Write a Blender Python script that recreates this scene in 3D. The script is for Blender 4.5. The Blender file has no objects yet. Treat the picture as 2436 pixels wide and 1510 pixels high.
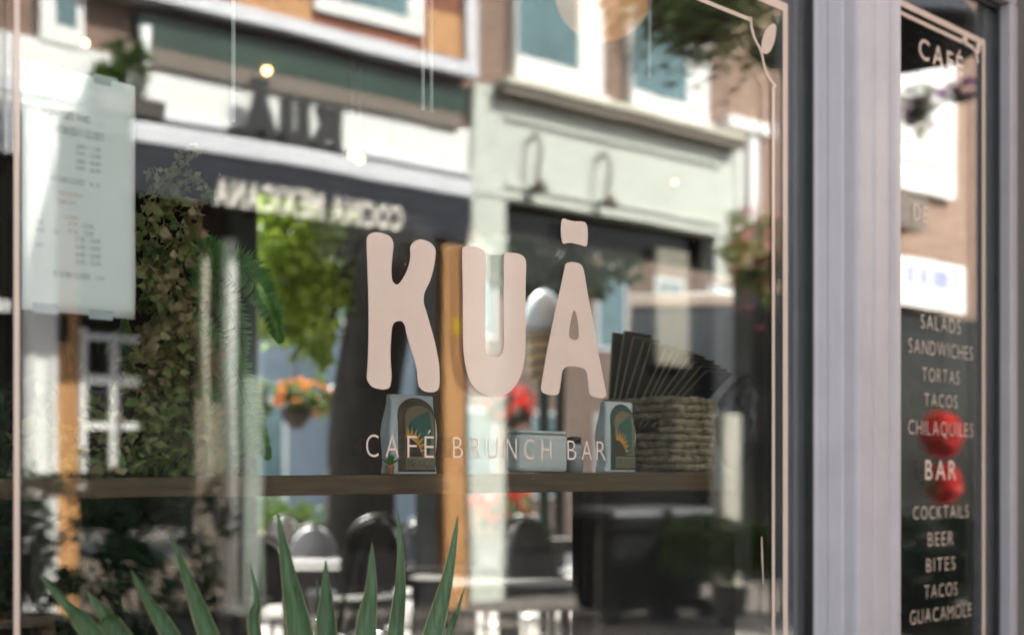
import bpy, bmesh, math, random
from mathutils import Vector, Matrix, Euler
R = math.radians
rnd = random.Random(7)
S = bpy.context.scene
COL = S.collection

# ------------------------------------------------------------------ camera, sky, sun, exposure
CAM = Vector((0.0, -2.4, 1.35))
TH = R(44.1)
cd = bpy.data.cameras.new('camera'); co = bpy.data.objects.new('camera', cd); COL.objects.link(co)
co.location = CAM; co.rotation_euler = (R(90), 0, TH - R(90))
cd.lens = 50; cd.sensor_width = 36; cd.shift_y = 385 / 2436
cd.clip_start = 0.05; cd.clip_end = 500
cd.dof.use_dof = True; cd.dof.focus_distance = 3.42; cd.dof.aperture_fstop = 1.75; cd.dof.aperture_blades = 0
S.camera = co
SUN_EL, SUN_X, SUN_Y = R(45), 0.28, 0.96
w = bpy.data.worlds.new('World'); S.world = w; w.use_nodes = True
nt = w.node_tree; bg = nt.nodes['Background']
sky = nt.nodes.new('ShaderNodeTexSky'); sky.sky_type = 'NISHITA'; sky.sun_disc = False
sky.air_density = 1.0; sky.dust_density = 3.0; sky.ozone_density = 1.0; sky.sun_elevation = SUN_EL; sky.sun_rotation = math.atan2(SUN_X, SUN_Y)
hs = nt.nodes.new('ShaderNodeHueSaturation'); hs.inputs['Saturation'].default_value = 0.38   # thin bright summer cloud
nt.links.new(sky.outputs[0], hs.inputs['Color']); nt.links.new(hs.outputs[0], bg.inputs[0]); bg.inputs[1].default_value = 0.15
sl = bpy.data.lights.new('sun', 'SUN'); sl.energy = 5.0; sl.angle = R(0.5); sl.color = (1.0, 0.95, 0.88)
so = bpy.data.objects.new('sun', sl); COL.objects.link(so)
sd = Vector((SUN_X * math.cos(SUN_EL), SUN_Y * math.cos(SUN_EL), math.sin(SUN_EL))).normalized()
so.rotation_euler = (-sd).to_track_quat('-Z', 'Y').to_euler(); so.location = (0, 8, 20)
S.view_settings.view_transform = 'Standard'; S.view_settings.look = 'None'
S.view_settings.exposure = 2.15; S.view_settings.gamma = 1; S.view_settings.use_curve_mapping = False
cy = S.cycles
cy.transparent_max_bounces = 32; cy.max_bounces = 10; cy.glossy_bounces = 5; cy.diffuse_bounces = 4
cy.use_denoising = True; cy.denoising_input_passes = 'RGB_ALBEDO'; cy.sample_clamp_indirect = 12; cy.caustics_reflective = False; cy.caustics_refractive = False

# ------------------------------------------------------------------ plan of the place
# x along the shop front, y into the shop (0 = glass), z up.  The street and the houses across it lie at y < 0
# and are seen as their reflection in the glass.
FX = 3383.0
FWD = Vector((math.cos(TH), math.sin(TH), 0)); RGT = Vector((math.sin(TH), -math.cos(TH), 0))
def ray(px, py): return FWD * FX + RGT * (px - 1218) + Vector((0, 0, 1140 - py))
def shop(px, py, y=0.0):
    d = ray(px, py); t = (y - CAM.y) / d.y; return CAM + d * t
def strt(px, py, dep):                      # a point of the street, DEP metres of light path away
    p = CAM + ray(px, py) * (dep / FX); return Vector((p.x, -p.y, p.z))
FA = R(4.4)
OPP = Matrix.Translation((13.0, -8.6, 0)) @ Matrix.Rotation(FA, 4, 'Z')     # frame of the opposite row: x along it, y out of it
OV = Vector((13.0, 8.6, 0)); SV = Vector((math.cos(FA), -math.sin(FA), 0)); NV = Vector((-math.sin(FA), -math.cos(FA), 0))
def fp(px, py, n=0.0):
    d = ray(px, py); t = (n - NV.dot(CAM - OV)) / NV.dot(d); p = CAM + d * t
    return SV.dot(p - OV), p.z
def fr(px0, px1, pyt, pyb, n=0.0, at=None):  # rectangle on the opposite row: s0, s1, z0, z1
    a = px0 if at is None else at
    return fp(px0, 0, n)[0], fp(px1, 0, n)[0], fp(a, pyb, n)[1], fp(a, pyt, n)[1]

# ------------------------------------------------------------------ materials
def base(name):
    m = bpy.data.materials.new(name); m.use_nodes = True
    return m, m.node_tree, m.node_tree.nodes['Principled BSDF']
def mat(name, col, rough=0.6, var=0.12, scale=6.0, bump=0.0, bscale=40.0, metal=0.0, spec=0.5, emit=None, stretch=None, trans=0.0):
    m, t, b = base(name); N, L = t.nodes, t.links
    tc = N.new('ShaderNodeTexCoord'); mp = N.new('ShaderNodeMapping'); L.new(tc.outputs['Object'], mp.inputs[0])
    if stretch: mp.inputs['Scale'].default_value = stretch
    nz = N.new('ShaderNodeTexNoise'); nz.inputs['Scale'].default_value = scale; nz.inputs['Detail'].default_value = 6
    L.new(mp.outputs[0], nz.inputs[0])
    mx = N.new('ShaderNodeMix'); mx.data_type = 'RGBA'
    mx.inputs[6].default_value = tuple(c * (1 - var) for c in col) + (1,)
    mx.inputs[7].default_value = tuple(min(1, c * (1 + var)) for c in col) + (1,)
    rp = N.new('ShaderNodeMapRange'); rp.inputs[1].default_value = 0.3; rp.inputs[2].default_value = 0.7
    L.new(nz.outputs[0], rp.inputs[0]); L.new(rp.outputs[0], mx.inputs[0]); L.new(mx.outputs[2], b.inputs['Base Color'])
    b.inputs['Roughness'].default_value = rough; b.inputs['Metallic'].default_value = metal
    b.inputs['Specular IOR Level'].default_value = spec
    if trans: b.inputs['Transmission Weight'].default_value = trans
    if bump:
        n2 = N.new('ShaderNodeTexNoise'); n2.inputs['Scale'].default_value = bscale; n2.inputs['Detail'].default_value = 5
        L.new(mp.outputs[0], n2.inputs[0])
        bp = N.new('ShaderNodeBump'); bp.inputs['Strength'].default_value = bump; bp.inputs['Distance'].default_value = 0.01
        L.new(n2.outputs[0], bp.inputs['Height']); L.new(bp.outputs[0], b.inputs['Normal'])
    if emit:
        b.inputs['Emission Color'].default_value = tuple(emit[:3]) + (1,); b.inputs['Emission Strength'].default_value = emit[3]
    return m
def leafmat(name, a, c, rough=0.5, tr=0.35):
    m, t, b = base(name); N, L = t.nodes, t.links
    g = N.new('ShaderNodeNewGeometry'); mx = N.new('ShaderNodeMix'); mx.data_type = 'RGBA'
    mx.inputs[6].default_value = a + (1,); mx.inputs[7].default_value = c + (1,)
    L.new(g.outputs['Random Per Island'], mx.inputs[0]); L.new(mx.outputs[2], b.inputs['Base Color'])
    b.inputs['Roughness'].default_value = rough
    if tr:
        tl = N.new('ShaderNodeBsdfTranslucent'); L.new(mx.outputs[2], tl.inputs[0])
        ms = N.new('ShaderNodeMixShader'); ms.inputs[0].default_value = tr
        L.new(b.outputs[0], ms.inputs[1]); L.new(tl.outputs[0], ms.inputs[2])
        L.new(ms.outputs[0], N['Material Output'].inputs[0])
    return m
def brickmat(name, c1, c2, mortar):
    m, t, b = base(name); N, L = t.nodes, t.links
    tc = N.new('ShaderNodeTexCoord'); mp = N.new('ShaderNodeMapping'); mp.inputs['Rotation'].default_value = (R(90), 0, 0)
    L.new(tc.outputs['Object'], mp.inputs[0])
    br = N.new('ShaderNodeTexBrick'); br.inputs['Scale'].default_value = 1.0
    br.inputs['Brick Width'].default_value = 0.22; br.inputs['Row Height'].default_value = 0.065; br.inputs['Mortar Size'].default_value = 0.006
    br.inputs['Color1'].default_value = c1 + (1,); br.inputs['Color2'].default_value = c2 + (1,); br.inputs['Mortar'].default_value = mortar + (1,)
    L.new(mp.outputs[0], br.inputs[0]); L.new(br.outputs[0], b.inputs['Base Color']); b.inputs['Roughness'].default_value = 0.85
    bp = N.new('ShaderNodeBump'); bp.inputs['Strength'].default_value = 0.4; bp.inputs['Distance'].default_value = 0.006; bp.invert = True
    L.new(br.outputs[1], bp.inputs['Height']); L.new(bp.outputs[0], b.inputs['Normal'])
    return m
def glassmat(name, f0, dust=True):
    m, t, b = base(name); N, L = t.nodes, t.links; N.remove(b)
    g = N.new('ShaderNodeNewGeometry'); d = N.new('ShaderNodeVectorMath'); d.operation = 'DOT_PRODUCT'
    L.new(g.outputs['Incoming'], d.inputs[0]); L.new(g.outputs['Normal'], d.inputs[1])
    def mt(op, a, bb):
        k = N.new('ShaderNodeMath'); k.operation = op
        for i, v in enumerate((a, bb)):
            if isinstance(v, (int, float)): k.inputs[i].default_value = v
            elif v is not None: L.new(v, k.inputs[i])
        return k.outputs[0]
    c = mt('ABSOLUTE', d.outputs['Value'], None); q = mt('POWER', mt('SUBTRACT', 1.0, c), 5.0)
    f = mt('ADD', mt('MULTIPLY', q, 1 - f0), f0)
    tr = N.new('ShaderNodeBsdfTransparent'); tr.inputs[0].default_value = (0.97, 0.99, 0.98, 1)
    gl = N.new('ShaderNodeBsdfGlossy'); gl.inputs['Roughness'].default_value = 0.0; gl.inputs[0].default_value = (1, 1, 1, 1)
    ms = N.new('ShaderNodeMixShader'); L.new(f, ms.inputs[0]); L.new(tr.outputs[0], ms.inputs[1]); L.new(gl.outputs[0], ms.inputs[2])
    tc = N.new('ShaderNodeTexCoord')
    rn = N.new('ShaderNodeTexNoise'); rn.inputs['Scale'].default_value = 2.2; rn.inputs['Detail'].default_value = 1; L.new(tc.outputs['Object'], rn.inputs[0])
    bp = N.new('ShaderNodeBump'); bp.inputs['Strength'].default_value = 0.25; bp.inputs['Distance'].default_value = 0.002; L.new(rn.outputs[0], bp.inputs['Height']); L.new(bp.outputs[0], gl.inputs['Normal'])
    vo = N.new('ShaderNodeTexVoronoi'); vo.inputs['Scale'].default_value = 26; L.new(tc.outputs['Object'], vo.inputs[0])
    sc_ = N.new('ShaderNodeSeparateColor'); L.new(vo.outputs['Color'], sc_.inputs[0])
    speck = mt('MULTIPLY', mt('LESS_THAN', vo.outputs['Distance'], 0.035), mt('GREATER_THAN', sc_.outputs[0], 0.80))
    sm = N.new('ShaderNodeTexNoise'); sm.inputs['Scale'].default_value = 3.0; sm.inputs['Detail'].default_value = 8; L.new(tc.outputs['Object'], sm.inputs[0])
    smear = mt('MULTIPLY', mt('MAXIMUM', mt('SUBTRACT', sm.outputs[0], 0.52), 0.0), 0.05)
    df = N.new('ShaderNodeBsdfDiffuse'); df.inputs[0].default_value = (0.7, 0.68, 0.64, 1)
    m2 = N.new('ShaderNodeMixShader'); L.new(mt('MAXIMUM', mt('MULTIPLY', speck, 0.5), smear), m2.inputs[0]); L.new(ms.outputs[0], m2.inputs[1]); L.new(df.outputs[0], m2.inputs[2])
    L.new((m2 if dust else ms).outputs[0], N['Material Output'].inputs[0])
    return m

M = dict(
    glass=glassmat('window_glass', 0.052),
    glass2=glassmat('inner_window_glass', 0.052, False),
    vinyl=mat('peach_vinyl', (0.62, 0.50, 0.405), 0.10, 0.03, 9, 0.02, 6),
    post=mat('lilac_grey_gloss_paint', (0.43, 0.405, 0.41), 0.34, 0.07, 5, 0.08, 60),
    olive=mat('olive_grey_paint', (0.16, 0.145, 0.115), 0.5, 0.08, 3, 0.08, 40),
    gasket=mat('black_rubber', (0.012, 0.012, 0.014), 0.45, 0.1),
    seal=mat('graphite_frame', (0.06, 0.06, 0.065), 0.3, 0.1),
    paper=mat('white_paper', (0.82, 0.81, 0.79), 0.8, 0.03, 2),
    ink=mat('grey_ink', (0.10, 0.11, 0.12), 0.8, 0.1),
    orangeink=mat('orange_ink', (0.7, 0.3, 0.12), 0.8, 0.1),
    shelf=mat('oiled_oak', (0.075, 0.038, 0.016), 0.5, 0.45, 5, 0.25, 25, stretch=(1, 14, 14)),
    darkwood=mat('dark_wood', (0.035, 0.025, 0.02), 0.5, 0.4, 5, 0.2, 20, stretch=(1, 10, 10)),
    bagwhite=mat('pale_matt_film', (0.56, 0.56, 0.57), 0.4, 0.06, 8, 0.15, 12),
    bagside=mat('grey_film', (0.42, 0.44, 0.47), 0.4, 0.06, 8, 0.15, 12),
    kraft=mat('kraft_label', (0.22, 0.15, 0.09), 0.7, 0.1),
    darkkraft=mat('dark_kraft_print', (0.10, 0.065, 0.045), 0.7, 0.1),
    greenink=mat('green_print', (0.03, 0.11, 0.085), 0.6, 0.15),
    sunink=mat('orange_print', (0.62, 0.27, 0.04), 0.6, 0.1),
    brownink=mat('brown_print', (0.05, 0.03, 0.025), 0.7, 0.1),
    darkgreen=mat('dark_green_print', (0.02, 0.06, 0.045), 0.6, 0.15),
    wicker=mat('seagrass', (0.25, 0.185, 0.115), 0.8, 0.55, 45, 1.0, 120),
    menu=mat('black_card', (0.006, 0.007, 0.008), 0.7, 0.3, 3, spec=0.2),
    menuedge=mat('raw_card_edge', (0.19, 0.125, 0.075), 0.8, 0.2),
    blackfilm=mat('black_plastic', (0.02, 0.02, 0.024), 0.22, 0.2, 5, 0.9, 18),
    white=mat('white_paint', (0.80, 0.79, 0.77), 0.55, 0.05, 2, 0.05, 20),
    white2=mat('grey_white_paint', (0.66, 0.66, 0.70), 0.5, 0.06, 2),
    boxwhite=mat('white_carton', (0.62, 0.62, 0.61), 0.5, 0.04, 4),
    terra=mat('terracotta', (0.42, 0.17, 0.09), 0.8, 0.15, 8),
    opal=mat('peach_opal_glass', (0.85, 0.52, 0.30), 0.25, 0.06, 3, emit=(1.0, 0.45, 0.18, 0.08)),
    bulb=mat('lit_bulb', (1, 0.8, 0.5), 0.3, 0.0, emit=(1.0, 0.55, 0.2, 1.8)),
    cord=mat('pale_cord', (0.42, 0.42, 0.42), 0.6, 0.1),
    yucca=None, ivy=leafmat('ivy_leaf', (0.08, 0.14, 0.03), (0.28, 0.27, 0.09), 0.55, 0.3),
    moss=leafmat('dry_tendril', (0.20, 0.13, 0.06), (0.36, 0.27, 0.14), 0.8, 0.2),
    fern=leafmat('fern_leaf', (0.07, 0.20, 0.04), (0.16, 0.33, 0.08), 0.5, 0.3),
    darkleaf=leafmat('dark_leaf', (0.012, 0.035, 0.016), (0.04, 0.075, 0.025), 0.5, 0.25),
    lime=leafmat('lime_leaf', (0.15, 0.24, 0.03), (0.33, 0.42, 0.07), 0.5, 0.55),
    basketleaf=leafmat('basket_leaf', (0.13, 0.21, 0.05), (0.27, 0.36, 0.11), 0.5, 0.45),
    midleaf=leafmat('mid_leaf', (0.05, 0.11, 0.02), (0.13, 0.20, 0.04), 0.5, 0.4),
    palm=leafmat('palm_leaf', (0.02, 0.06, 0.02), (0.05, 0.11, 0.035), 0.35, 0.2),
    petpink=leafmat('pink_petal', (0.75, 0.16, 0.20), (0.8, 0.32, 0.34), 0.6, 0.3),
    petred=leafmat('red_petal', (0.55, 0.015, 0.02), (0.75, 0.05, 0.03), 0.6, 0.3),
    petdark=leafmat('wine_petal', (0.10, 0.012, 0.02), (0.22, 0.03, 0.04), 0.6, 0.3),
    petpurple=leafmat('purple_petal', (0.16, 0.02, 0.18), (0.25, 0.03, 0.16), 0.6, 0.3),
    petorange=leafmat('orange_petal', (0.75, 0.22, 0.05), (0.8, 0.36, 0.15), 0.6, 0.3),
    bark=mat('bark', (0.013, 0.010, 0.008), 0.95, 0.4, 12, 1.0, 25, stretch=(1, 1, 0.3)),
    brick=brickmat('brown_brick', (0.19, 0.105, 0.075), (0.25, 0.145, 0.105), (0.28, 0.25, 0.22)),
    brickpale=brickmat('peach_brick', (0.22, 0.125, 0.085), (0.31, 0.185, 0.13), (0.34, 0.29, 0.25)),
    rust=mat('rust_panel', (0.24, 0.075, 0.035), 0.7, 0.2, 1.5),
    orangewood=mat('orange_wood', (0.50, 0.25, 0.10), 0.5, 0.22, 4, 0.1, 20, stretch=(6, 6, 0.8)),
    greygreen=mat('grey_green_paint', (0.24, 0.27, 0.24), 0.6, 0.08, 3),
    sage=mat('sage_paint', (0.555, 0.58, 0.52), 0.6, 0.06, 1.5, 0.05, 20),
    bottle=mat('bottle_green_paint', (0.012, 0.04, 0.028), 0.4, 0.2, 2),
    taupe=mat('taupe_paint', (0.17, 0.135, 0.11), 0.6, 0.1, 2),
    cream=mat('cream_paint', (0.62, 0.58, 0.47), 0.6, 0.08, 2),
    beige2=mat('worn_pale_paint', (0.40, 0.38, 0.32), 0.6, 0.2, 2),
    binlid=mat('grey_bin_lid', (0.075, 0.072, 0.08), 0.5, 0.15, 3),  # lighter than the bin body: the lid's highlight is put into the colour
    beige=mat('beige_paint', (0.20, 0.185, 0.145), 0.6, 0.1, 2),
    bluepanel=mat('blue_grey_panel', (0.10, 0.14, 0.185), 0.35, 0.2, 1.2),
    paleblue=mat('pale_blue_render', (0.21, 0.26, 0.31), 0.7, 0.35, 0.5),
    yellow=mat('yellow_sign', (0.8, 0.5, 0.03), 0.5, 0.05),
    redsign=mat('red_sign', (0.5, 0.05, 0.04), 0.5, 0.1),
    navy=mat('navy_canvas', (0.018, 0.02, 0.03), 0.85, 0.15, 4),
    letter=mat('cream_print', (0.80, 0.74, 0.66), 0.7, 0.04),
    signblack=mat('black_sign_letter', (0.012, 0.011, 0.012), 0.4, 0.1),
    blueink=mat('blue_print', (0.09, 0.13, 0.45), 0.6, 0.1),
    panedark=mat('dark_shop_glass', (0.010, 0.010, 0.009), 0.05, 0.2, 2, spec=0.3),
    paneteal=mat('teal_window_glass', (0.10, 0.18, 0.20), 0.05, 0.25, 1.4, spec=0.8),
    black=mat('black_bin_plastic', (0.009, 0.009, 0.010), 0.6, 0.15, 3, spec=0.25),
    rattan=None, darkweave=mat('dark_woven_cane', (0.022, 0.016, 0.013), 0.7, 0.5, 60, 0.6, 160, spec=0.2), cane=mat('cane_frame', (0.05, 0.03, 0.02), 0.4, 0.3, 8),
    steel=mat('bright_steel', (0.75, 0.75, 0.77), 0.2, 0.03, metal=1.0),
    tabletop=mat('table_wood', (0.05, 0.036, 0.03), 0.6, 0.3, 4, spec=0.2, stretch=(1, 8, 8)),
    tabgrey=mat('grey_table', (0.16, 0.145, 0.15), 0.6, 0.15, 4, spec=0.2),
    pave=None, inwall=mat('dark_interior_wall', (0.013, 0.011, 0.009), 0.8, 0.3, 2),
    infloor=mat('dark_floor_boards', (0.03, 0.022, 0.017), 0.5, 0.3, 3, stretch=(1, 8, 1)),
    stone=mat('plinth_stone', (0.22, 0.21, 0.2), 0.8, 0.2, 6, 0.3, 30),
    soil=mat('potting_soil', (0.03, 0.02, 0.015), 0.95, 0.4, 20),
    jar=mat('frosted_jar', (0.28, 0.29, 0.29), 0.15, 0.06),
    domewhite=mat('white_enamel', (0.50, 0.54, 0.58), 0.3, 0.04),
    lantern=mat('lantern_cane', (0.46, 0.34, 0.19), 0.7, 0.2, 6),
)
def _yucca():
    m, t, b = base('yucca_leaf'); N, L = t.nodes, t.links
    at = N.new('ShaderNodeAttribute'); at.attribute_name = 'across'
    rp = N.new('ShaderNodeValToRGB'); e = rp.color_ramp.elements
    e[0].position = 0.0; e[0].color = (0.085, 0.145, 0.068, 1); e[1].position = 0.86; e[1].color = (0.055, 0.10, 0.045, 1)
    k = rp.color_ramp.elements.new(0.94); k.color = (0.20, 0.22, 0.10, 1)
    L.new(at.outputs['Fac'], rp.inputs[0])
    al = N.new('ShaderNodeAttribute'); al.attribute_name = 'along'
    r2 = N.new('ShaderNodeMapRange'); r2.inputs[1].default_value = 0.955; r2.inputs[2].default_value = 1.0; L.new(al.outputs['Fac'], r2.inputs[0])
    tc = N.new('ShaderNodeTexCoord'); mp = N.new('ShaderNodeMapping'); mp.inputs['Scale'].default_value = (160, 160, 4); L.new(tc.outputs['Object'], mp.inputs[0])
    nz = N.new('ShaderNodeTexNoise'); nz.inputs['Scale'].default_value = 1.0; nz.inputs['Detail'].default_value = 3; L.new(mp.outputs[0], nz.inputs[0])
    hs = N.new('ShaderNodeMix'); hs.data_type = 'RGBA'; hs.blend_type = 'OVERLAY'; hs.inputs[0].default_value = 0.7
    L.new(rp.outputs[0], hs.inputs[6]); L.new(nz.outputs[0], hs.inputs[7])
    br = N.new('ShaderNodeMix'); br.data_type = 'RGBA'; br.inputs[7].default_value = (0.16, 0.07, 0.035, 1)
    L.new(hs.outputs[2], br.inputs[6]); L.new(r2.outputs[0], br.inputs[0])
    L.new(br.outputs[2], b.inputs['Base Color']); b.inputs['Roughness'].default_value = 0.5; b.inputs['Specular IOR Level'].default_value = 0.22
    return m
M['yucca'] = _yucca()
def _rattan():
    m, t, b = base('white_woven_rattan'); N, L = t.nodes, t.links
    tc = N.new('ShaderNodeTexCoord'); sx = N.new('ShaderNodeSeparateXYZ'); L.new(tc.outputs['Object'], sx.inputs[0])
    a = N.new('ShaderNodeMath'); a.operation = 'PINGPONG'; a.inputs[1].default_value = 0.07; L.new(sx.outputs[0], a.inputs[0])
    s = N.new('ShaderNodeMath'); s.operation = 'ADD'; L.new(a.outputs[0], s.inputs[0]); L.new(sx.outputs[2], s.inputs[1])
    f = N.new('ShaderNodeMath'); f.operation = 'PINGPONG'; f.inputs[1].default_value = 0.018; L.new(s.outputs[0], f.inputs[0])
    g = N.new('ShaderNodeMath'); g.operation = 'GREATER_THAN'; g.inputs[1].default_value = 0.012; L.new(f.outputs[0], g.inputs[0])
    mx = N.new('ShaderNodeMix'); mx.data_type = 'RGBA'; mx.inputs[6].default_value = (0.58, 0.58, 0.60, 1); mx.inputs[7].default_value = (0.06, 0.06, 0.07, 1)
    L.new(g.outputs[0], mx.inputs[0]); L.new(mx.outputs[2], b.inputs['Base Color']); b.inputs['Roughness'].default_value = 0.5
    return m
M['rattan'] = _rattan()
def _pave():
    m = brickmat('street_clinkers', (0.17, 0.14, 0.125), (0.22, 0.185, 0.165), (0.13, 0.12, 0.11))
    for n in m.node_tree.nodes:
        if n.type == 'MAPPING': n.inputs['Rotation'].default_value = (0, 0, 0)
        if n.type == 'TEX_BRICK': n.inputs['Brick Width'].default_value = 0.2; n.inputs['Row Height'].default_value = 0.1
    return m
M['pave'] = _pave()

# ------------------------------------------------------------------ building helpers
class MB:
    def __init__(s, T=None): s.v = []; s.f = []; s.T = T; s.at = {}
    def add(s, vs, fs):
        o = len(s.v)
        for v in vs:
            v = Vector(v); s.v.append(s.T @ v if s.T is not None else v)
        s.f += [tuple(i + o for i in f) for f in fs]; return s
    def box(s, x0, x1, y0, y1, z0, z1, b=0.0):
        if x1 < x0: x0, x1 = x1, x0
        if y1 < y0: y0, y1 = y1, y0
        if z1 < z0: z0, z1 = z1, z0
        return s.add([(x, y, z) for z in (z0, z1) for y in (y0, y1) for x in (x0, x1)],
                     [(0, 2, 3, 1), (4, 5, 7, 6), (0, 1, 5, 4), (2, 6, 7, 3), (0, 4, 6, 2), (1, 3, 7, 5)])
    def hexa(s, c): return s.add(c, [(0, 3, 2, 1), (4, 5, 6, 7), (0, 1, 5, 4), (1, 2, 6, 5), (2, 3, 7, 6), (3, 0, 4, 7)])
    def prism(s, poly, z0, z1):
        n = len(poly); vs = [(p[0], p[1], z0) for p in poly] + [(p[0], p[1], z1) for p in poly]
        return s.add(vs, [tuple(range(n))[::-1], tuple(range(n, 2 * n))] + [(i, (i + 1) % n, n + (i + 1) % n, n + i) for i in range(n)])
    def tube(s, pts, r, seg=8, closed=False):
        pts = [Vector(p) for p in pts]; n = len(pts); rr = r if isinstance(r, (list, tuple)) else [r] * n
        vs = []
        for i, p in enumerate(pts):
            a = pts[(i - 1) % n] if (i or closed) else pts[0]; b = pts[(i + 1) % n] if (i < n - 1 or closed) else pts[-1]
            d = (b - a).normalized(); u = d.orthogonal().normalized() if abs(d.z) > 0.95 else d.cross(Vector((0, 0, 1))).normalized()
            w_ = d.cross(u)
            for k in range(seg):
                q = 2 * math.pi * k / seg; vs.append(p + u * (math.cos(q) * rr[i]) + w_ * (math.sin(q) * rr[i]))
        fs = []
        for i in range(n if closed else n - 1):
            j = (i + 1) % n
            for k in range(seg):
                l = (k + 1) % seg; fs.append((i * seg + k, i * seg + l, j * seg + l, j * seg + k))
        if not closed: fs += [tuple(range(seg))[::-1], tuple(range((n - 1) * seg, n * seg))]
        return s.add(vs, fs)
    def lathe(s, prof, c=(0, 0, 0), seg=24):
        c = Vector(c); n = len(prof)
        vs = [c + Vector((r * math.cos(2 * math.pi * k / seg), r * math.sin(2 * math.pi * k / seg), z)) for r, z in prof for k in range(seg)]
        fs = [(i * seg + k, i * seg + (k + 1) % seg, (i + 1) * seg + (k + 1) % seg, (i + 1) * seg + k) for i in range(n - 1) for k in range(seg)]
        return s.add(vs, fs + [tuple(range(seg))[::-1], tuple(range((n - 1) * seg, n * seg))])
    def leaf(s, p, d, up, L, W):
        p = Vector(p); d = Vector(d).normalized(); u = Vector(up); sd_ = d.cross(u)
        if sd_.length < 1e-3: sd_ = d.orthogonal()
        sd_.normalize(); nn = sd_.cross(d)
        return s.add([p, p + d * L * .45 + sd_ * W * .5 + nn * L * .08, p + d * L, p + d * L * .45 - sd_ * W * .5 + nn * L * .08, p + d * L * .5],
                     [(0, 1, 4), (1, 2, 4), (2, 3, 4), (3, 0, 4)])
    def build(s, name, m, parent=None, smooth=False, bevel=0.0):
        me = bpy.data.meshes.new(name)
        inv = parent_world(parent).inverted() if parent else None
        me.from_pydata([inv @ v if inv is not None else v for v in s.v], [], s.f)
        for k, vals in s.at.items():
            a = me.attributes.new(k, 'FLOAT', 'POINT'); a.data.foreach_set('value', vals)
        me.validate()
        return link(name, me, m, parent, smooth, bevel)
def parent_world(o):
    m = Matrix.Identity(4)
    while o is not None: m = o.matrix_basis @ m; o = o.parent
    return m
def link(name, me, m, parent=None, smooth=False, bevel=0.0):
    me.materials.append(m)
    if smooth: me.polygons.foreach_set('use_smooth', [True] * len(me.polygons))
    o = bpy.data.objects.new(name, me); COL.objects.link(o); o.parent = parent
    if bevel:
        b = o.modifiers.new('bevel', 'BEVEL'); b.width = bevel; b.segments = 2; b.limit_method = 'ANGLE'
    return o
def tag(o, label=None, cat=None, group=None, kind=None):
    if label: o['label'] = label
    if cat: o['category'] = cat
    if group: o['group'] = group
    if kind: o['kind'] = kind
    return o
def thing(name, label, cat, loc, rz=0, group=None):
    o = bpy.data.objects.new(name, None); COL.objects.link(o); o.location = loc; o.rotation_euler = (0, 0, rz); o.empty_display_size = .1
    return tag(o, label, cat, group)
def copy_tree(o, parent=None):
    c = o.copy(); COL.objects.link(c); c.parent = parent
    for ch in list(o.children): copy_tree(ch, c)
    return c
def opp_thing(name, label, cat, s, n=0, group=None):
    p = OPP @ Vector((s, n, 0)); return thing(name, label, cat, p, FA, group)
def fbox(px0, px1, pyt, pyb, n0, n1, at=None, nref=None):
    s0, s1, z0, z1 = fr(px0, px1, pyt, pyb, n1 if nref is None else nref, at)
    return MB(OPP).box(s0, s1, n0, n1, z0, z1)
def smooth_loop(p, k=5):
    n = len(p); out = []
    for i in range(n):
        a, b, c, d = [Vector(p[(i + j) % n]) for j in (-1, 0, 1, 2)]
        for q in range(k):
            t = q / k
            out.append(0.5 * ((2 * b) + (c - a) * t + (2 * a - 5 * b + 4 * c - d) * t * t + (3 * b - a - 3 * c + d) * t ** 3))
    return out
def flat_shape(name, loops, m, parent, to_world, extrude=0.0004, y_axis=Vector((0, 1, 0)), offset=0.0):
    """A flat filled outline (with holes) of small thickness: loops in 2D, to_world maps (u, v) into the scene."""
    cu = bpy.data.curves.new(name, 'CURVE'); cu.dimensions = '2D'; cu.fill_mode = 'BOTH'; cu.extrude = extrude; cu.offset = offset
    for lp in loops:
        sp = cu.splines.new('POLY'); sp.points.add(len(lp) - 1); sp.use_cyclic_u = True
        for i, q in enumerate(lp): sp.points[i].co = (q[0], q[1], 0, 1)
    o = bpy.data.objects.new(name, cu); COL.objects.link(o)
    dg = bpy.context.evaluated_depsgraph_get(); me = bpy.data.meshes.new_from_object(o.evaluated_get(dg))
    bpy.data.objects.remove(o); bpy.data.curves.remove(cu)
    me.name = name
    inv = parent_world(parent).inverted() if parent else Matrix.Identity(4)
    for v in me.vertices: v.co = inv @ (to_world(v.co.x, v.co.y) + y_axis * v.co.z)
    me.materials.clear()
    return link(name, me, m, parent)
_gl = {}
def glyph(ch, weight=0.0):
    """Outline mesh of one letter, as (verts, faces, x0, x1) in units of the capital height."""
    k = (ch, weight)
    if k not in _gl:
        cu = bpy.data.curves.new('glyph', 'FONT'); cu.body = ch; cu.size = 1; cu.offset = weight; cu.resolution_u = 4; cu.extrude = 0
        o = bpy.data.objects.new('glyph', cu); COL.objects.link(o)
        dg = bpy.context.evaluated_depsgraph_get(); me = bpy.data.meshes.new_from_object(o.evaluated_get(dg))
        bpy.data.objects.remove(o); bpy.data.curves.remove(cu)
        vs = [(v.co.x, v.co.y) for v in me.vertices]; fs = [tuple(p.vertices) for p in me.polygons]
        bpy.data.meshes.remove(me)
        H = 0.729
        vs = [(x / H, y / H) for x, y in vs]
        xs = [x for x, y in vs] or [0, .3]
        _gl[k] = (vs, fs, min(xs), max(xs))
    return _gl[k]
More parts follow.
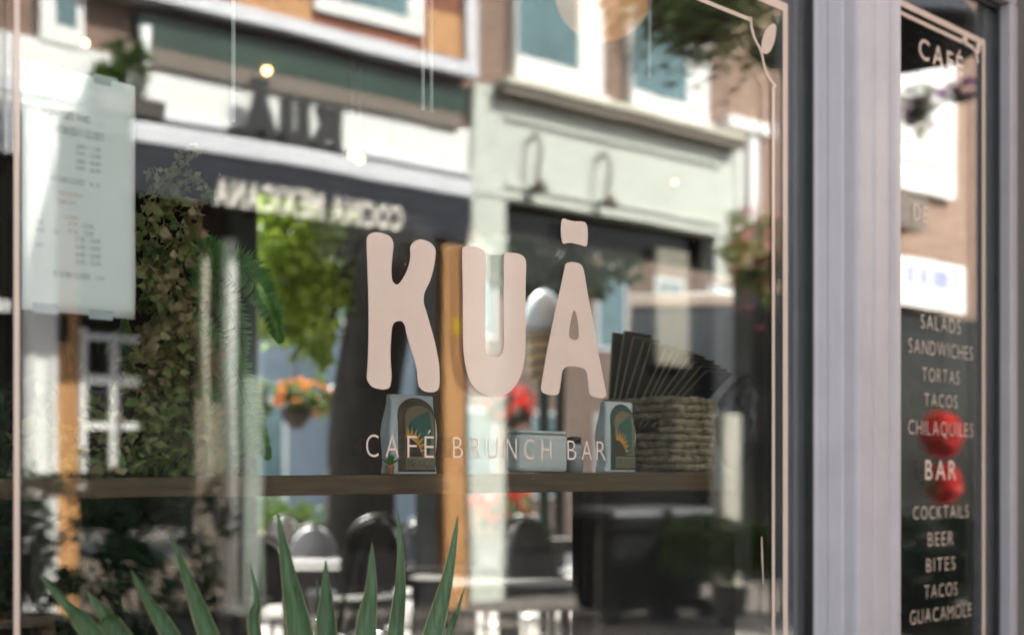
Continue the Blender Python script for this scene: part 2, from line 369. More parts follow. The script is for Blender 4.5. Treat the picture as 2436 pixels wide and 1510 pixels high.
def put_letter(ch, m, parent, to_world, u0, u1, v0, v1, weight=0.0, name='letter', depth=None):
    """One letter filling u0..u1 across and v0..v1 in capital height."""
    vs, fs, a, b = glyph(ch, weight)
    if not fs: return None
    w_ = b - a
    pts = [to_world(u0 + (u1 - u0) * ((x - a) / w_ if w_ else 0), v0 + (v1 - v0) * y) for x, y in vs]
    mb = MB()
    if depth is None: mb.add(pts, fs)
    else:
        n = len(pts); mb.add(pts + [p + depth for p in pts], list(fs) + [tuple(i + n for i in f[::-1]) for f in fs])
        ed = {}
        for f in fs:
            for i in range(len(f)): ed.setdefault(tuple(sorted((f[i], f[(i + 1) % len(f)]))), []).append((f[i], f[(i + 1) % len(f)]))
        mb.f += [(b_, a_, a_ + n, b_ + n) for e, q in ed.items() if len(q) == 1 for a_, b_ in q]
    return mb.build(name, m, parent)
def text_line(txt, m, parent, to_world, u0, u1, v0, v1, weight=0.0, track=0.25, name='letter', depth=None, merge=False):
    """A line of separate letters spread evenly between u0 and u1."""
    x = 0; pos = []
    for ch in txt:
        if ch == ' ': x += 0.45; continue
        vs, fs, a, b = glyph(ch, weight); pos.append((ch, x, x + b - a)); x += b - a + track
    tot = pos[-1][2]; k = (u1 - u0) / tot
    if merge:
        mb = MB()
        for ch, a, b in pos:
            vs, fs, ga, gb = glyph(ch, weight)
            mb.add([to_world(u0 + k * (a + x - ga), v0 + (v1 - v0) * y) for x, y in vs], fs)
        return mb.build(name, m, parent)
    for ch, a, b in pos: put_letter(ch, m, parent, to_world, u0 + k * a, u0 + k * b, v0, v1, weight, name, depth)

def rv(s=1.0): return Vector((rnd.gauss(0, s), rnd.gauss(0, s), rnd.gauss(0, s)))
def cloud(mb, c, rad, n, L, droop=0.0, fill=0.5, wr=0.55):
    """Leaves scattered in clumps through an ellipsoid."""
    c = Vector(c); cl = []
    for _ in range(max(4, n // 26)):
        d = rv().normalized() * (fill + (1 - fill) * rnd.random()) ** .6
        cl.append(Vector((d.x * rad[0], d.y * rad[1], d.z * rad[2])))
    for _ in range(n):
        q = rnd.choice(cl) + rv(min(rad) * .17)
        d = (q.normalized() if q.length else rv()) + rv(.7) + Vector((0, 0, -droop))
        l = L * rnd.uniform(.6, 1.25); mb.leaf(c + q, d, rv(), l, l * wr)
    return mb

# ------------------------------------------------------------------ ground, street, own building and its room
tag(MB().box(-70, 90, -80, 60, -.3, 0).build('street', M['pave']), kind='structure')
tag(MB().box(-14, 30, -1.7, -.02, .002, .10).build('pavement', M['stone'], bevel=.01), kind='structure')
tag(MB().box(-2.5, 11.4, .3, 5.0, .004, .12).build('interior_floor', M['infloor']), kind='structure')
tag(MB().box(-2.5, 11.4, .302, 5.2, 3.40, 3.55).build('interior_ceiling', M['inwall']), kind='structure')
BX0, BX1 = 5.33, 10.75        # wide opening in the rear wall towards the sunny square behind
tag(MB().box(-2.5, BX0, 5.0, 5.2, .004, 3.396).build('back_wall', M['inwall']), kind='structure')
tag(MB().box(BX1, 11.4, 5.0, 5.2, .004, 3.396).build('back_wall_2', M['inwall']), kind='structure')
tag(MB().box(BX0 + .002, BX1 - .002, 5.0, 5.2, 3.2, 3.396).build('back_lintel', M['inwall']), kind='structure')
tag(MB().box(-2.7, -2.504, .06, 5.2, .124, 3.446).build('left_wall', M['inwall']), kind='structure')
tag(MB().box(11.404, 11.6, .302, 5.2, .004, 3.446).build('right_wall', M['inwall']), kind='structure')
tag(MB().box(CAM.x + ray(1038, 0).x * 7.38 / ray(1038, 0).y, CAM.x + ray(1112, 0).x * 7.38 / ray(1112, 0).y, 4.98, 5.2, .124, 3.19).build('back_pillar', M['inwall']), kind='structure')  # added pillar keeps the view behind the timber post's reflection dark
bl = thing('cafe_building', 'brick upper storeys of the cafe above its shop windows', 'building', (2, 0, 0))
MB().box(-4.5, 14, .0, 5.2, 3.56, 6.4).build('wall', M['brick'], bl)
MB().box(-4.6, 14.1, -.3, 5.4, 6.4, 6.6).build('roof', M['taupe'], bl)
MB().box(-4.5, -2.71, 0.002, 5.2, 0.003, 3.557).build('wall', M['brick'], bl)
MB().box(6.40, 14, 0.002, .3, 0.003, 3.557).build('wall', M['brick'], bl)
MB().box(11.61, 14, 0.301, 5.2, 0.003, 3.557).build('wall', M['brick'], bl)

# ------------------------------------------------------------------ the shop front
XL, XR = 0.45, 3.80
sw = thing('shop_window', 'large cafe shop window with double panes full of street reflections', 'window', (2.1, 0, 0))
ZB, ZT = 0.62, 3.2
MB().box(XL, XR - .012, 0, .005, ZB, ZT).build('pane', M['glass'], sw)
MB().box(XL, XR - .012, .021, .026, ZB, ZT).build('pane', M['glass2'], sw)
MB().box(XR - .010, XR - .001, -.012, .034, ZB, ZT).build('rubber_seal', M['gasket'], sw)
MB().box(XL - .1, XL - .002, -.04, .05, ZB - .1, ZT + .1).build('side_rail', M['post'], sw, bevel=.006)
MB().box(XL - .002, XR - .001, -.05, .05, ZT + .002, ZT + .34).build('head_rail', M['post'], sw, bevel=.006)
MB().box(XL - .002, XR - .001, -.10, .06, ZB - .08, ZB - .002).build('sill', M['post'], sw, bevel=.006)
MB().box(XL - 3.1, XR - .001, -.03, .06, .104, ZB - .082).build('kick_panel', M['post'], sw, bevel=.004)
# moulded post between the two windows
pp = thing('window_post', 'lilac grey moulded timber post between the two windows', 'post', (3.96, 0, 0))
prof = [(3.80, .06), (3.80, -.018), (3.807, -.026), (3.818, -.048), (3.820, -.056), (3.836, -.088), (3.843, -.094), (3.851, -.124), (3.855, -.132), (3.864, -.139),
        (3.905, -.141), (3.909, -.136), (3.950, -.136), (3.954, -.141), (4.030, -.141), (4.036, -.134), (4.046, -.134), (4.052, -.143), (4.064, -.149), (4.078, -.149),
        (4.088, -.143), (4.094, -.137), (4.112, -.137), (4.122, -.133), (4.128, -.124), (4.128, -.02), (4.132, -.014), (4.132, .06)]
MB().prism(prof, .35, 3.55).build('shaft', M['post'], pp, bevel=.0012)
MB().box(3.79, 4.142, -.165, .05, .104, .347).build('plinth', M['post'], pp, bevel=.004)
# narrow window beside it
nw = thing('side_window', 'narrow window right of the lilac grey post with menu words', 'window', (4.6, 0, 0))
X2 = 5.09
MB().box(4.134, X2 - .022, 0, .005, ZB, 3.10).build('pane', M['glass'], nw)
MB().box(4.134, X2 - .022, .021, .026, ZB, 3.10).build('pane', M['glass2'], nw)
MB().box(X2 - .02, X2 - .001, -.010, .034, ZB, 3.099).build('rubber_seal', M['gasket'], nw)
MB().box(4.134, X2 - .001, -.010, .034, 3.101, 3.12).build('rubber_seal', M['gasket'], nw)
MB().box(4.134, X2 + .06, -.05, .06, 3.122, 3.54).build('head_rail', M['post'], nw, bevel=.006)
MB().box(X2, X2 + .06, -.052, .06, ZB - .1, 3.12).build('side_rail', M['post'], nw, bevel=.004)
MB().box(4.134, X2 - .001, -.10, .06, ZB - .08, ZB - .002).build('sill', M['post'], nw, bevel=.006)
MB().box(4.134, X2 + .06, -.03, .06, .104, ZB - .082).build('kick_panel', M['post'], nw, bevel=.004)
jb = thing('wall_pier', 'olive grey painted pier at the right edge of the shop front', 'pier', (5.6, -.1, 0))
MB().box(X2 + .063, 6.38, -.115, .06, .104, 3.55).build('shaft', M['olive'], jb, bevel=.006)

# ------------------------------------------------------------------ vinyl lettering on the glass
VY = -0.0012
def gpx(px, py): return shop(px, py, VY)
def z5(p): return [(840 + x / 2.435, 500 + y / 2.435) for x, y in p]
K = z5([(80,165),(95,140),(130,128),(175,135),(215,155),(233,195),(228,260),(222,340),(225,400),(240,425),(255,430),(275,415),(305,365),(325,310),(332,260),(330,220),(345,190),(380,170),(420,175),(455,195),(477,230),(475,280),(465,340),(445,410),(425,450),(411,490),(410,540),(425,590),(445,660),(470,750),(485,820),(497,890),(501,950),(500,1010),(490,1040),(465,1053),(430,1052),(400,1040),(380,1015),(373,975),(370,930),(350,850),(325,770),(308,710),(300,670),(285,647),(265,642),(240,650),(225,680),(220,740),(216,800),(217,880),(222,940),(220,990),(210,1025),(185,1037),(150,1035),(110,1022),(85,990),(80,960),(84,900),(88,800),(90,640),(88,480),(83,330),(79,220)])
U = z5([(632,230),(645,212),(670,208),(710,212),(745,225),(765,250),(770,290),(768,400),(766,520),(766,640),(766,760),(772,815),(790,842),(820,850),(850,842),(868,815),(873,770),(872,640),(871,520),(872,400),(872,300),(873,265),(885,248),(920,247),(960,253),(990,272),(1002,310),(1000,400),(998,520),(999,640),(999,760),(994,850),(980,930),(950,1000),(910,1048),(860,1072),(810,1077),(755,1065),(710,1035),(675,985),(655,920),(643,850),(637,780),(635,640),(635,480),(633,340)])
A = z5([(1225,335),(1232,312),(1255,301),(1285,302),(1315,312),(1332,335),(1340,370),(1355,460),(1375,570),(1395,680),(1415,800),(1435,900),(1450,980),(1464,1050),(1462,1078),(1440,1088),(1405,1083),(1375,1070),(1365,1040),(1362,1000),(1355,950),(1343,922),(1310,908),(1265,903),(1230,910),(1212,935),(1205,980),(1198,1030),(1190,1060),(1170,1070),(1130,1068),(1098,1056),(1088,1030),(1095,980),(1110,890),(1130,780),(1155,660),(1180,540),(1205,430)])
AH = z5([(1280,577),(1292,600),(1303,660),(1308,710),(1306,738),(1292,750),(1270,749),(1253,735),(1250,705),(1255,670),(1265,620),(1273,590)])
AC = z5([(1205,80),(1210,55),(1222,48),(1245,57),(1285,65),(1325,65),(1347,75),(1358,110),(1358,170),(1354,200),(1345,210),(1320,203),(1280,193),(1245,190),(1220,195),(1210,180),(1203,130)])
LOGO = [('letter', [K]), ('letter', [U]), ('letter', [A, AH]), ('accent', [AC])]
def on_glass(loop): return [(q.x, q.z) for q in (gpx(*p) for p in smooth_loop(loop))]
lg = thing('window_lettering', 'big rounded peach letters KUÀ stuck on the shop window', 'lettering', shop(1150, 1000, VY))
logo_m = []
for nm, lps in LOGO:
    ls = [on_glass(l) for l in lps]; logo_m.append((nm, ls))
    flat_shape(nm, ls, M['vinyl'], lg, lambda u, v: Vector((u, VY, v)))
tg = thing('window_tagline', 'thin spaced words CAFÉ BRUNCH BAR on the glass below the big letters', 'lettering', shop(1150, 1087, VY))
zb, zt = gpx(885, 1087).z, gpx(885, 1028.5).z
for ch, a, b in [('C',871,900.5),('A',917.5,949),('F',969,991.5),('É',1010,1032.5),('B',1077.5,1101),('R',1121,1144),('U',1161,1184),('N',1205,1229),('C',1247,1270),('H',1288,1312),('B',1350,1371),('A',1384,1408),('R',1419,1441)]:
    put_letter(ch, M['vinyl'], tg, lambda u, v: Vector((u, VY, v)), gpx(a, 1060).x, gpx(b, 1060).x, zb, zt, -.012)
# painted border of the shop window
bd = thing('window_border', 'peach double line border with a leaf ornament in the window corner', 'decal', shop(1870, 600, VY))
def ribbon(name, pts, wd, parent, m=M['vinyl'], y=VY):
    L_, R_ = [], []
    for i, p in enumerate(pts):
        a = Vector(pts[max(0, i - 1)]); b = Vector(pts[min(len(pts) - 1, i + 1)]); d = (b - a).normalized(); n = Vector((-d.y, d.x))
        ww = wd[i] if isinstance(wd, (list, tuple)) else wd
        L_.append(Vector(p) + n * ww / 2); R_.append(Vector(p) - n * ww / 2)
    mb = MB(); n = len(pts)
    mb.add([(q.x, y, q.y) for q in L_] + [(q.x, y, q.y) for q in R_], [(i, i + 1, n + i + 1, n + i) for i in range(n - 1)])
    return mb.build(name, m, parent)
def g2(px, py): q = gpx(px, py); return (q.x, q.z)
ow = 0.026
xo = gpx(1868.5, 800).x; zo = gpx(1870, 9).z
MB().box(xo - ow / 2, xo + ow / 2, VY, VY + .0006, ZB + .05, zo).build('outer_line', M['vinyl'], bd)
MB().box(XL + .03, xo - ow / 2 - .0005, VY, VY + .0006, zo - ow, zo).build('outer_line', M['vinyl'], bd)
xi = gpx(1840, 800).x; zi = g2(1846, 207)[1]
MB().box(xi - .0075, xi + .0075, VY, VY + .0006, ZB + .08, zi).build('inner_line', M['vinyl'], bd)
zi2 = g2(1720, 21)[1]
MB().box(1.6, g2(1786, 40)[0], VY, VY + .0006, zi2 - .006, zi2 + .006).build('inner_line', M['vinyl'], bd)
cv = [(1786,40),(1788,66),(1795,92),(1808,116),(1813,132),(1817,152),(1823,172),(1833,190),(1846,207)]
cvs = []
for i in range(len(cv) - 1):
    for q in range(4): cvs.append(g2(cv[i][0] + (cv[i+1][0] - cv[i][0]) * q / 4, cv[i][1] + (cv[i+1][1] - cv[i][1]) * q / 4))
ribbon('stem', cvs + [g2(1846, 207)], 0.0105, bd)
flat_shape('leaf', [on_glass([(1812,124),(1811,108),(1815,88),(1822,70),(1832,60),(1842,58),(1846,64),(1845,84),(1840,106),(1832,122),(1822,129)])], M['vinyl'], bd, lambda u, v: Vector((u, VY - .0003, v)))
xs0, xs1 = gpx(33, 750).x, gpx(47, 750).x
MB().box(xs0, xs1, VY, VY + .0006, ZB + .05, ZT - .02).build('side_line', M['vinyl'], bd)
ribbon('stem', [g2(1812, 1276), g2(1813, 1320), g2(1816, 1388)], [.004, .008, .003], bd)
# menu words on the narrow window
mw = thing('menu_lettering', 'peach column of menu words from CAFÉ to GUACAMOLE on the narrow window', 'lettering', shop(2240, 1300, VY))
CX = gpx(2238, 800).x
for txt, wpx, ptop, pbot, wt in [('CAFÉ',104,110,160,.006),('DESAYUNO',150,498,540,-.005),('SALADS',94,752,788,-.013),('SANDWICHES',152,812,848,-.013),('TORTAS',88,876,910,-.013),('TACOS',78,936,968,-.013),
                         ('CHILAQUILES',154,1000,1036,-.013),('BAR',74,1092,1140,.012),('COCKTAILS',131,1200,1233,-.013),('BEER',60,1262,1297,-.013),('BITES',68,1323,1357,-.013),('TACOS',78,1385,1419,-.013),('GUACAMOLE',146,1440,1475,-.013)]:
    if txt == 'DESAYUNO': txt, wpx = 'DE', 36
    a = gpx(2238 - wpx / 2, 800).x; b = gpx(2238 + wpx / 2, 800).x
    if txt == 'DE': a, b = gpx(2174, 800).x, gpx(2206, 800).x
    text_line(txt, M['vinyl'], mw, lambda u, v: Vector((u, VY, v)), a, b, gpx(2238, pbot).z, gpx(2238, ptop).z, wt, .3)
nb = thing('narrow_border', 'tan double line border round the menu words on the narrow window', 'decal', shop(2340, 600, VY))
xb = gpx(2340, 800).x; zt1 = gpx(2240, 46).z; zt2 = gpx(2240, 72).z
MB().box(xb - .012, xb + .012, VY, VY + .0006, ZB + .05, zt1).build('outer_line', M['vinyl'], nb)
MB().box(4.16, xb - .0125, VY, VY + .0006, zt1 - .022, zt1).build('outer_line', M['vinyl'], nb)
MB().box(4.16, gpx(2290, 90).x, VY, VY + .0006, zt2 - .014, zt2).build('inner_line', M['vinyl'], nb)
ribbon('stem', [g2(2290, 90), g2(2297, 104), g2(2312, 112), g2(2322, 124), g2(2326, 150)], .014, nb)
flat_shape('leaf', [on_glass([(2322,118),(2324,104),(2330,96),(2334,104),(2331,122),(2326,130)])], M['vinyl'], nb, lambda u, v: Vector((u, VY - .0003, v)))
flat_shape('leaf', [on_glass([(2296,104),(2292,92),(2295,82),(2301,88),(2301,100)])], M['vinyl'], nb, lambda u, v: Vector((u, VY - .0003, v)))

# opening hours sheet behind the glass
PY = 0.034
pn = thing('notice', 'white sheet of opening hours hung inside the left part of the window', 'notice', shop(190, 750, PY))
def ppx(px, py): return shop(px, py, PY)
x0, x1 = ppx(52, 700).x, ppx(323, 700).x; z0, z1 = ppx(323, 760).z, ppx(323, 205).z
nx_, nz_ = 14, 18; vs = []
for k in range(nz_ + 1):
    for i in range(nx_ + 1):
        u, v = i / nx_, k / nz_; lift = .035 * max(0, u - .86 + .5 * max(0, .12 - v)) ** 1.3 + .0008 * math.sin(v * 9 + u * 3) * (1 if u > .75 else 0)
        vs.append((x0 + (x1 - x0) * u, PY + lift, z0 + (z1 - z0) * v))
fs = [(k * (nx_ + 1) + i, k * (nx_ + 1) + i + 1, (k + 1) * (nx_ + 1) + i + 1, (k + 1) * (nx_ + 1) + i) for k in range(nz_) for i in range(nx_)]
so_ = MB().add(vs, fs).build('sheet', M['paper'], pn, True).modifiers.new('solid', 'SOLIDIFY'); so_.thickness = .0006; so_.offset = 1
for tx, tz in ((x0 + .02, z1 - .012), (x1 - .09, z1 - .012), (x0 + .02, z0 - .004), (x1 - .10, z0 - .006)):
    MB().box(tx, tx + .05, PY - .0012, PY - .0008, tz, tz + .018).build('tape', M['bagside'], pn)
for txt, a, b, yt, yb, m_ in [('OPENING TIMES',82,150,217,240,'ink'),('MON-TUES AND',100,214,263,286,'ink'),('WEDNESDAY CLOSED',126,246,304,328,'ink'),('11:00 - 17:30',181,238,346,359,'ink'),('11:00 - 16:00',181,239,362,376,'ink'),
        ('11:00 - 16:00',181,239,380,394,'ink'),('11:00 - 16:00',181,239,397,411,'ink'),('KITCHEN CLOSES',120,201,420,438,'ink'),('16:30',214,236,434,446,'ink'),('MEXICANA',140,198,455,470,'orangeink'),('TERRAZA',136,180,473,488,'orangeink'),
        ('CLOSED',148,188,511,523,'ink'),('17:30 - 23:00',163,222,529,543,'ink'),('17:30 - 23:00',163,222,546,561,'ink'),('17:30 - 23:00',180,239,564,579,'ink'),('16:00 - 23:00',180,239,582,597,'ink'),('16:00 - 23:00',180,239,600,615,'ink'),
        ('16:00 - 23:00',180,239,617,632,'ink'),('KITCHEN CLOSES',128,213,645,663,'ink'),('21:30',227,248,656,667,'ink'),('THU',85,105,330,350,'ink'),('FRI',85,102,352,368,'ink'),('TUE',85,104,520,536,'ink'),('WED',85,106,538,554,'ink'),('DAY',128,143,543,558,'ink'),('SAT',85,104,574,590,'ink')]:
    mid = (a + b) / 2; u0, u1 = ppx(a, 700).x, ppx(b, 700).x
    h = (yb - yt) * .78
    text_line(txt, M[m_], pn, lambda u, v: Vector((u, PY - .0006, v)), u0, u1, ppx(mid, (yt + yb) / 2 + h / 2).z, ppx(mid, (yt + yb) / 2 - h / 2).z, .0, .16, name='print_line', merge=True)
MB().lathe([(.004, 0), (.004, .001)], (0, 0, 0), 10).build('hole_mark', M['ink'], pn).matrix_basis = Matrix.Translation(ppx(219, 736) - Vector(pn.location) + Vector((0, -.001, 0))) @ Matrix.Rotation(R(90), 4, 'X')

# ------------------------------------------------------------------ inside the window: shelf and what stands on it
SY0, SY1 = .10, .42
def shz(px, py): return shop(px, py, SY0).z
lx, rx = shop(-120, 1140, SY0).x, shop(1700, 1140, SY0).x
lt, lb, rt, rb = shz(0, 1140), shz(0, 1188), shz(1690, 1121), shz(1690, 1165)
def shelf_top(x): return lt + (rt - lt) * (x - lx) / (rx - lx)
shf = thing('window_shelf', 'long oiled timber shelf running across the inside of the window', 'shelf', (2.2, .26, 1.3))
jx = shop(640, 1140, SY0).x
def board(xa, xb_):
    f = lambda x, a, b: a + (b - a) * (x - lx) / (rx - lx)
    return MB().hexa([(xa, SY0, f(xa, lb, rb)), (xb_, SY0, f(xb_, lb, rb)), (xb_, SY1, f(xb_, lb, rb)), (xa, SY1, f(xa, lb, rb)),
                      (xa, SY0, f(xa, lt, rt)), (xb_, SY0, f(xb_, lt, rt)), (xb_, SY1, f(xb_, lt, rt)), (xa, SY1, f(xa, lt, rt))])
board(lx, jx).build('board', M['shelf'], shf, bevel=.002)
board(jx + .002, rx).build('board', M['shelf'], shf, bevel=.002)
for bx_ in (lx + .3, shop(520, 1200, .36).x, rx - .25):
    MB().box(bx_ - .02, bx_ + .02, .34, .38, .125, shelf_top(bx_) - .055).build('leg', M['darkwood'], shf)
cp = thing('counter_panel', 'dark timber panel below the shelf behind the basket', 'panel', (shop(1540, 1300, .45).x, .47, .12))
MB().box(shop(1385, 1300, .45).x, rx + .6, .45, .49, .125, shelf_top(rx) - .06).build('board', M['inwall'], cp)

def coffee_bag(pxs, px0, px1, pyt, pyb, y, green, label):
    p0, p1 = shop(px0, pyb, y), shop(px1, pyb, y); xa, xb_ = p0.x, p1.x; zb_ = shelf_top((xa + xb_) / 2) + .001; zt_ = shop(px0, pyt, y).z
    H = zt_ - zb_; W = xb_ - xa; D = .042
    b = thing('coffee_bag', label, 'coffee bag', ((xa + xb_) / 2, y + D / 2, zb_), 0, 'coffee bags on the window shelf')
    rows = 9; ring = []
    for k in range(rows):
        t = k / (rows - 1); dd = D * (1 - .55 * max(0, (t - .55) / .45) ** 1.3); ins = .004 * math.sin(t * 9) + .004 * t
        yy0 = y + (D - dd) * .35; yy1 = yy0 + dd
        ring.append([(xa + ins, yy0 + .006, zb_ + H * t), (xa + ins + .006, yy0, zb_ + H * t), (xb_ - ins - .006, yy0, zb_ + H * t), (xb_ - ins, yy0 + .006, zb_ + H * t),
                     (xb_ - ins, yy1, zb_ + H * t), (xa + ins, yy1, zb_ + H * t)])
    vs = [v for r in ring for v in r]; n = 6
    fs = [(k * n + i, k * n + (i + 1) % n, (k + 1) * n + (i + 1) % n, (k + 1) * n + i) for k in range(rows - 1) for i in range(n)] + [tuple(range(n))[::-1], tuple(range((rows - 1) * n, rows * n))]
    MB().add(vs, fs).build('bag_body', M['bagwhite'], b, bevel=.003)
    def fw(u, v, o):    # label coordinates 0..1 on the bag front
        t = v; dd = D * (1 - .55 * max(0, (t - .55) / .45) ** 1.3); yy0 = y + (D - dd) * .35
        return Vector((xa + W * u, yy0 - o, zb_ + H * v))
    def flat(name, pts, m, o, par):
        # strip mesh keeps the print on the bag's bent front
        return flat_shape(name, [pts], m, par, lambda u, v: fw(u, v, o), extrude=0.0)
    arch = lambda a, b_, bot, spring, top: [(a, bot), (b_, bot)] + [(b_, bot + (spring - bot) * i / 6) for i in range(1, 7)] + \
        [((a + b_) / 2 + (b_ - a) / 2 * math.cos(q), spring + (top - spring) * math.sin(q)) for q in [math.pi * i / 16 for i in range(1, 16)]] + [(a, spring - (spring - bot) * i / 6) for i in range(0, 6)]
    lb_ = flat('label', arch(.13, .93, .03, .74, .965), M['darkkraft'] if not green else M['darkgreen'], .0008, b)
    flat('arch_print', arch(.27, .90, .24, .70, .87), M['kraft'], .0014, lb_)
    flat('map_print', [(.30, .57),(.40,.66),(.55,.74),(.80,.80),(.84,.60),(.82,.40),(.80,.26),(.55,.26),(.50,.42),(.42,.50)], M['greenink'], .0020, lb_)
    cx, cy_ = .36, .30; pts = []
    for i in range(15):
        q = R(-8 + i * 8); r_ = .33 if i % 2 else .20
        pts.append((cx + r_ * 1.15 * math.cos(q), cy_ + r_ * .95 * math.sin(q)))
    flat('sun_print', [(cx - .08, cy_ - .04)] + pts + [(cx - .06, cy_ + .31)], M['sunink'], .0026, lb_)
    flat('hill_print', [(.28, .24),(.62, .24),(.58,.32),(.50,.39),(.40,.44),(.28,.46)], M['brownink'], .0032, lb_)
    flat('banner_print', [(.28, .06), (.92, .06), (.92, .22), (.28, .22)], M['kraft'], .0020, lb_)
    text_line('MEXICO', M['greenink'], lb_, lambda u, v: fw(u, v, .0030), .32, .90, .085, .195, -.005, .15, name='letter')
    for v in (.235, .05): flat('rule_print', [(.28, v - .004), (.92, v - .004), (.92, v + .004), (.28, v + .004)], M['brownink'], .0026, lb_)
    return b
coffee_bag(915, 932, 1043, 936, 1133, .135, False, 'pale coffee bag with brown arched label reading MEXICO under the letter K')
coffee_bag(1420, 1443, 1515, 953, 1112, .125, True, 'pale coffee bag with dark green arched label in front of the basket')

# little potted agave in front of the first bag
ax = shop(928, 1100, .115); azb = shelf_top(ax.x)
ag = thing('mini_agave', 'tiny agave in a terracotta pot beside the first coffee bag', 'plant', (ax.x, .115, azb))
MB().lathe([(.008, 0), (.011, .018), (.012, .022), (.010, .022)], (ax.x, .115, azb + .001), 14).build('pot', M['terra'], ag, True)
for i in range(9):
    q = i * 2.4; el = .5 + .1 * (i % 4)
    d = Vector((math.cos(q) * math.cos(el), math.sin(q) * math.cos(el) * .5, math.sin(el)))
    MB().leaf((ax.x, .115, azb + .02), d, (0, 0, 1), .035, .012).build('leaf', M['fern'], ag)

# white carton and jar
def rounded(xa, xb_, ya, yb_, za, zb_, name, m, par, bev=.01):
    return MB().box(xa, xb_, ya, yb_, za, zb_).build(name, m, par, bevel=bev)
a, b_ = shop(1236, 1100, .16), shop(1352, 1100, .16); zc = shelf_top(b_.x) + .001
wb = thing('white_carton', 'white carton standing on the shelf under the words BRUNCH', 'box', ((a.x + b_.x) / 2, .2, zc))
rounded(a.x, b_.x, .16, .22, zc, shop(1285, 1032, .16).z, 'carton_body', M['boxwhite'], wb, .012)
MB().box(a.x + .004, b_.x - .004,   .164, .216, shop(1285, 1031, .16).z, shop(1285, 1024, .16).z).build('lid', M['boxwhite'], wb, bevel=.003)
j = shop(1379, 1100, .17); zj = shelf_top(j.x) + .001; hj = shop(1379, 1040, .17).z - zj
jr = thing('glass_jar', 'small jar with a black lid next to the white carton', 'jar', (j.x, .19, zj))
MB().lathe([(.021, 0), (.024, .004), (.024, hj * .72), (.018, hj * .82)], (j.x, .19, zj), 20).build('jar_body', M['jar'], jr, True)
MB().lathe([(.019, hj * .82), (.019, hj), (.012, hj + .002)], (j.x, .19, zj), 20).build('lid', M['blackfilm'], jr, True)

# basket with a fan of menus
bc = shop(1612, 1120, .12); bk_x0, bk_x1, bk_y0, bk_y1 = bc.x, shop(1697, 1120, .12).x, .12, .40
bzb = shelf_top(bc.x) + .004; bzt = shop(1612, 942, .12).z
bk = thing('wicker_basket', 'rectangular coiled seagrass basket holding the black menus', 'basket', ((bk_x0 + bk_x1) / 2, .26, bzb))
NR = 10; rh = (bzt - bzb) / NR
for k in range(NR):
    z = bzb + rh * (k + .5); rr = .016; g = .004 * math.sin(k * 1.7)
    X0, X1, Y0, Y1 = bk_x0 + rr - g, bk_x1 - rr + g, bk_y0 + rr, bk_y1 - rr
    pts = []
    cs = [(X1, Y0, -90), (X1, Y1, 0), (X0, Y1, 90), (X0, Y0, 180)]
    for ci, (cx, cy_, a0) in enumerate(cs):
        for q in range(4): an = R(a0 + 30 * q); pts.append((cx + rr * math.cos(an), cy_ + rr * math.sin(an)))
        nx, ny, na = cs[(ci + 1) % 4]; e = pts[-1]; s_ = (nx + rr * math.cos(R(na)), ny + rr * math.sin(R(na)))
        for q in range(1, 14): pts.append((e[0] + (s_[0] - e[0]) * q / 14, e[1] + (s_[1] - e[1]) * q / 14))
    hole = k in (5, 6)
    if hole:   # grip hole in the left side
        keep = [i for i, p in enumerate(pts) if not (p[0] < bk_x0 + .02 and bk_y0 + .075 < p[1] < bk_y1 - .09)]
        brk = next(i for i in range(len(keep)) if keep[i] - keep[i - 1] not in (1, 1 - len(pts)))
        seq = keep[brk:] + keep[:brk]; pts = [pts[i] for i in seq]
    rad = [rh * .52 * (1 + .09 * (i % 2) + rnd.uniform(-.12, .14)) for i in range(len(pts))]
    MB().tube([(p[0], p[1], z + .002 * math.sin(i * .5 + k) + rnd.uniform(-.0012, .0012)) for i, p in enumerate(pts)], rad, 8, closed=not hole).build('coil', M['wicker'], bk, True)
MB().box(bk_x0 + .02, bk_x1 - .02, bk_y0 + .02, bk_y1 - .02, bzb + .001, bzb + .008).build('bottom', M['wicker'], bk)
ORD = ['first', 'second', 'third', 'fourth', 'fifth', 'sixth', 'seventh', 'eighth', 'ninth', 'tenth', 'eleventh', 'last']
TLs = [(1459,792),(1487,788),(1508,802),(1533,811),(1550,817),(1586,828),(1602,834),(1616,839),(1640,850),(1654,860),(1669,870),(1682,882)]
BLs = [1450,1463,1476,1491,1511,1531,1547,1558,1572,1588,1608,1622]
for i, (tl, bl_) in enumerate(zip(TLs, BLs)):
    y = .372 - i * .0165
    dx, dz = (62 if i != 1 else 64), (9 if i < 11 else 5)
    T0, T1 = shop(tl[0], tl[1], y), shop(tl[0] + dx, tl[1] + dz, y + .02)
    f = 70 / (945 - tl[1])
    B0, B1 = shop(bl_ + (bl_ - tl[0]) * f, 1015, y), shop(bl_ + dx + (bl_ - tl[0]) * f, 1022, y + .02)
    mn = thing('menu_board', 'black menu card in the wicker basket, %s from the left of the fan' % ORD[i], 'menu', (B0 + B1) / 2, 0, 'menus fanned in the basket')
    th = Vector((-.0012, .0035, 0))
    MB().hexa([B0, B1, T1, T0, B0 + th, B1 + th, T1 + th, T0 + th]).build('cover', M['menu'], mn)
    e = (T1 - T0).normalized() * .0035; o_ = Vector((0, -.0006, 0))
    MB().hexa([B0 - e * .4 + o_, B0 + o_ - e * .02, T0 + o_ - e * .02, T0 - e * .4 + o_, B0 - e * .4 + th, B0 + th - e * .02, T0 + th - e * .02, T0 - e * .4 + th]).build('edge', M['menuedge'], mn)
    up = (T0 - B0).normalized() * .002
    MB().hexa([T0 + o_, T1 + o_, T1 + up + o_, T0 + up + o_, T0 + th, T1 + th, T1 + up + th, T0 + up + th]).build('top_edge', M['menuedge'], mn)

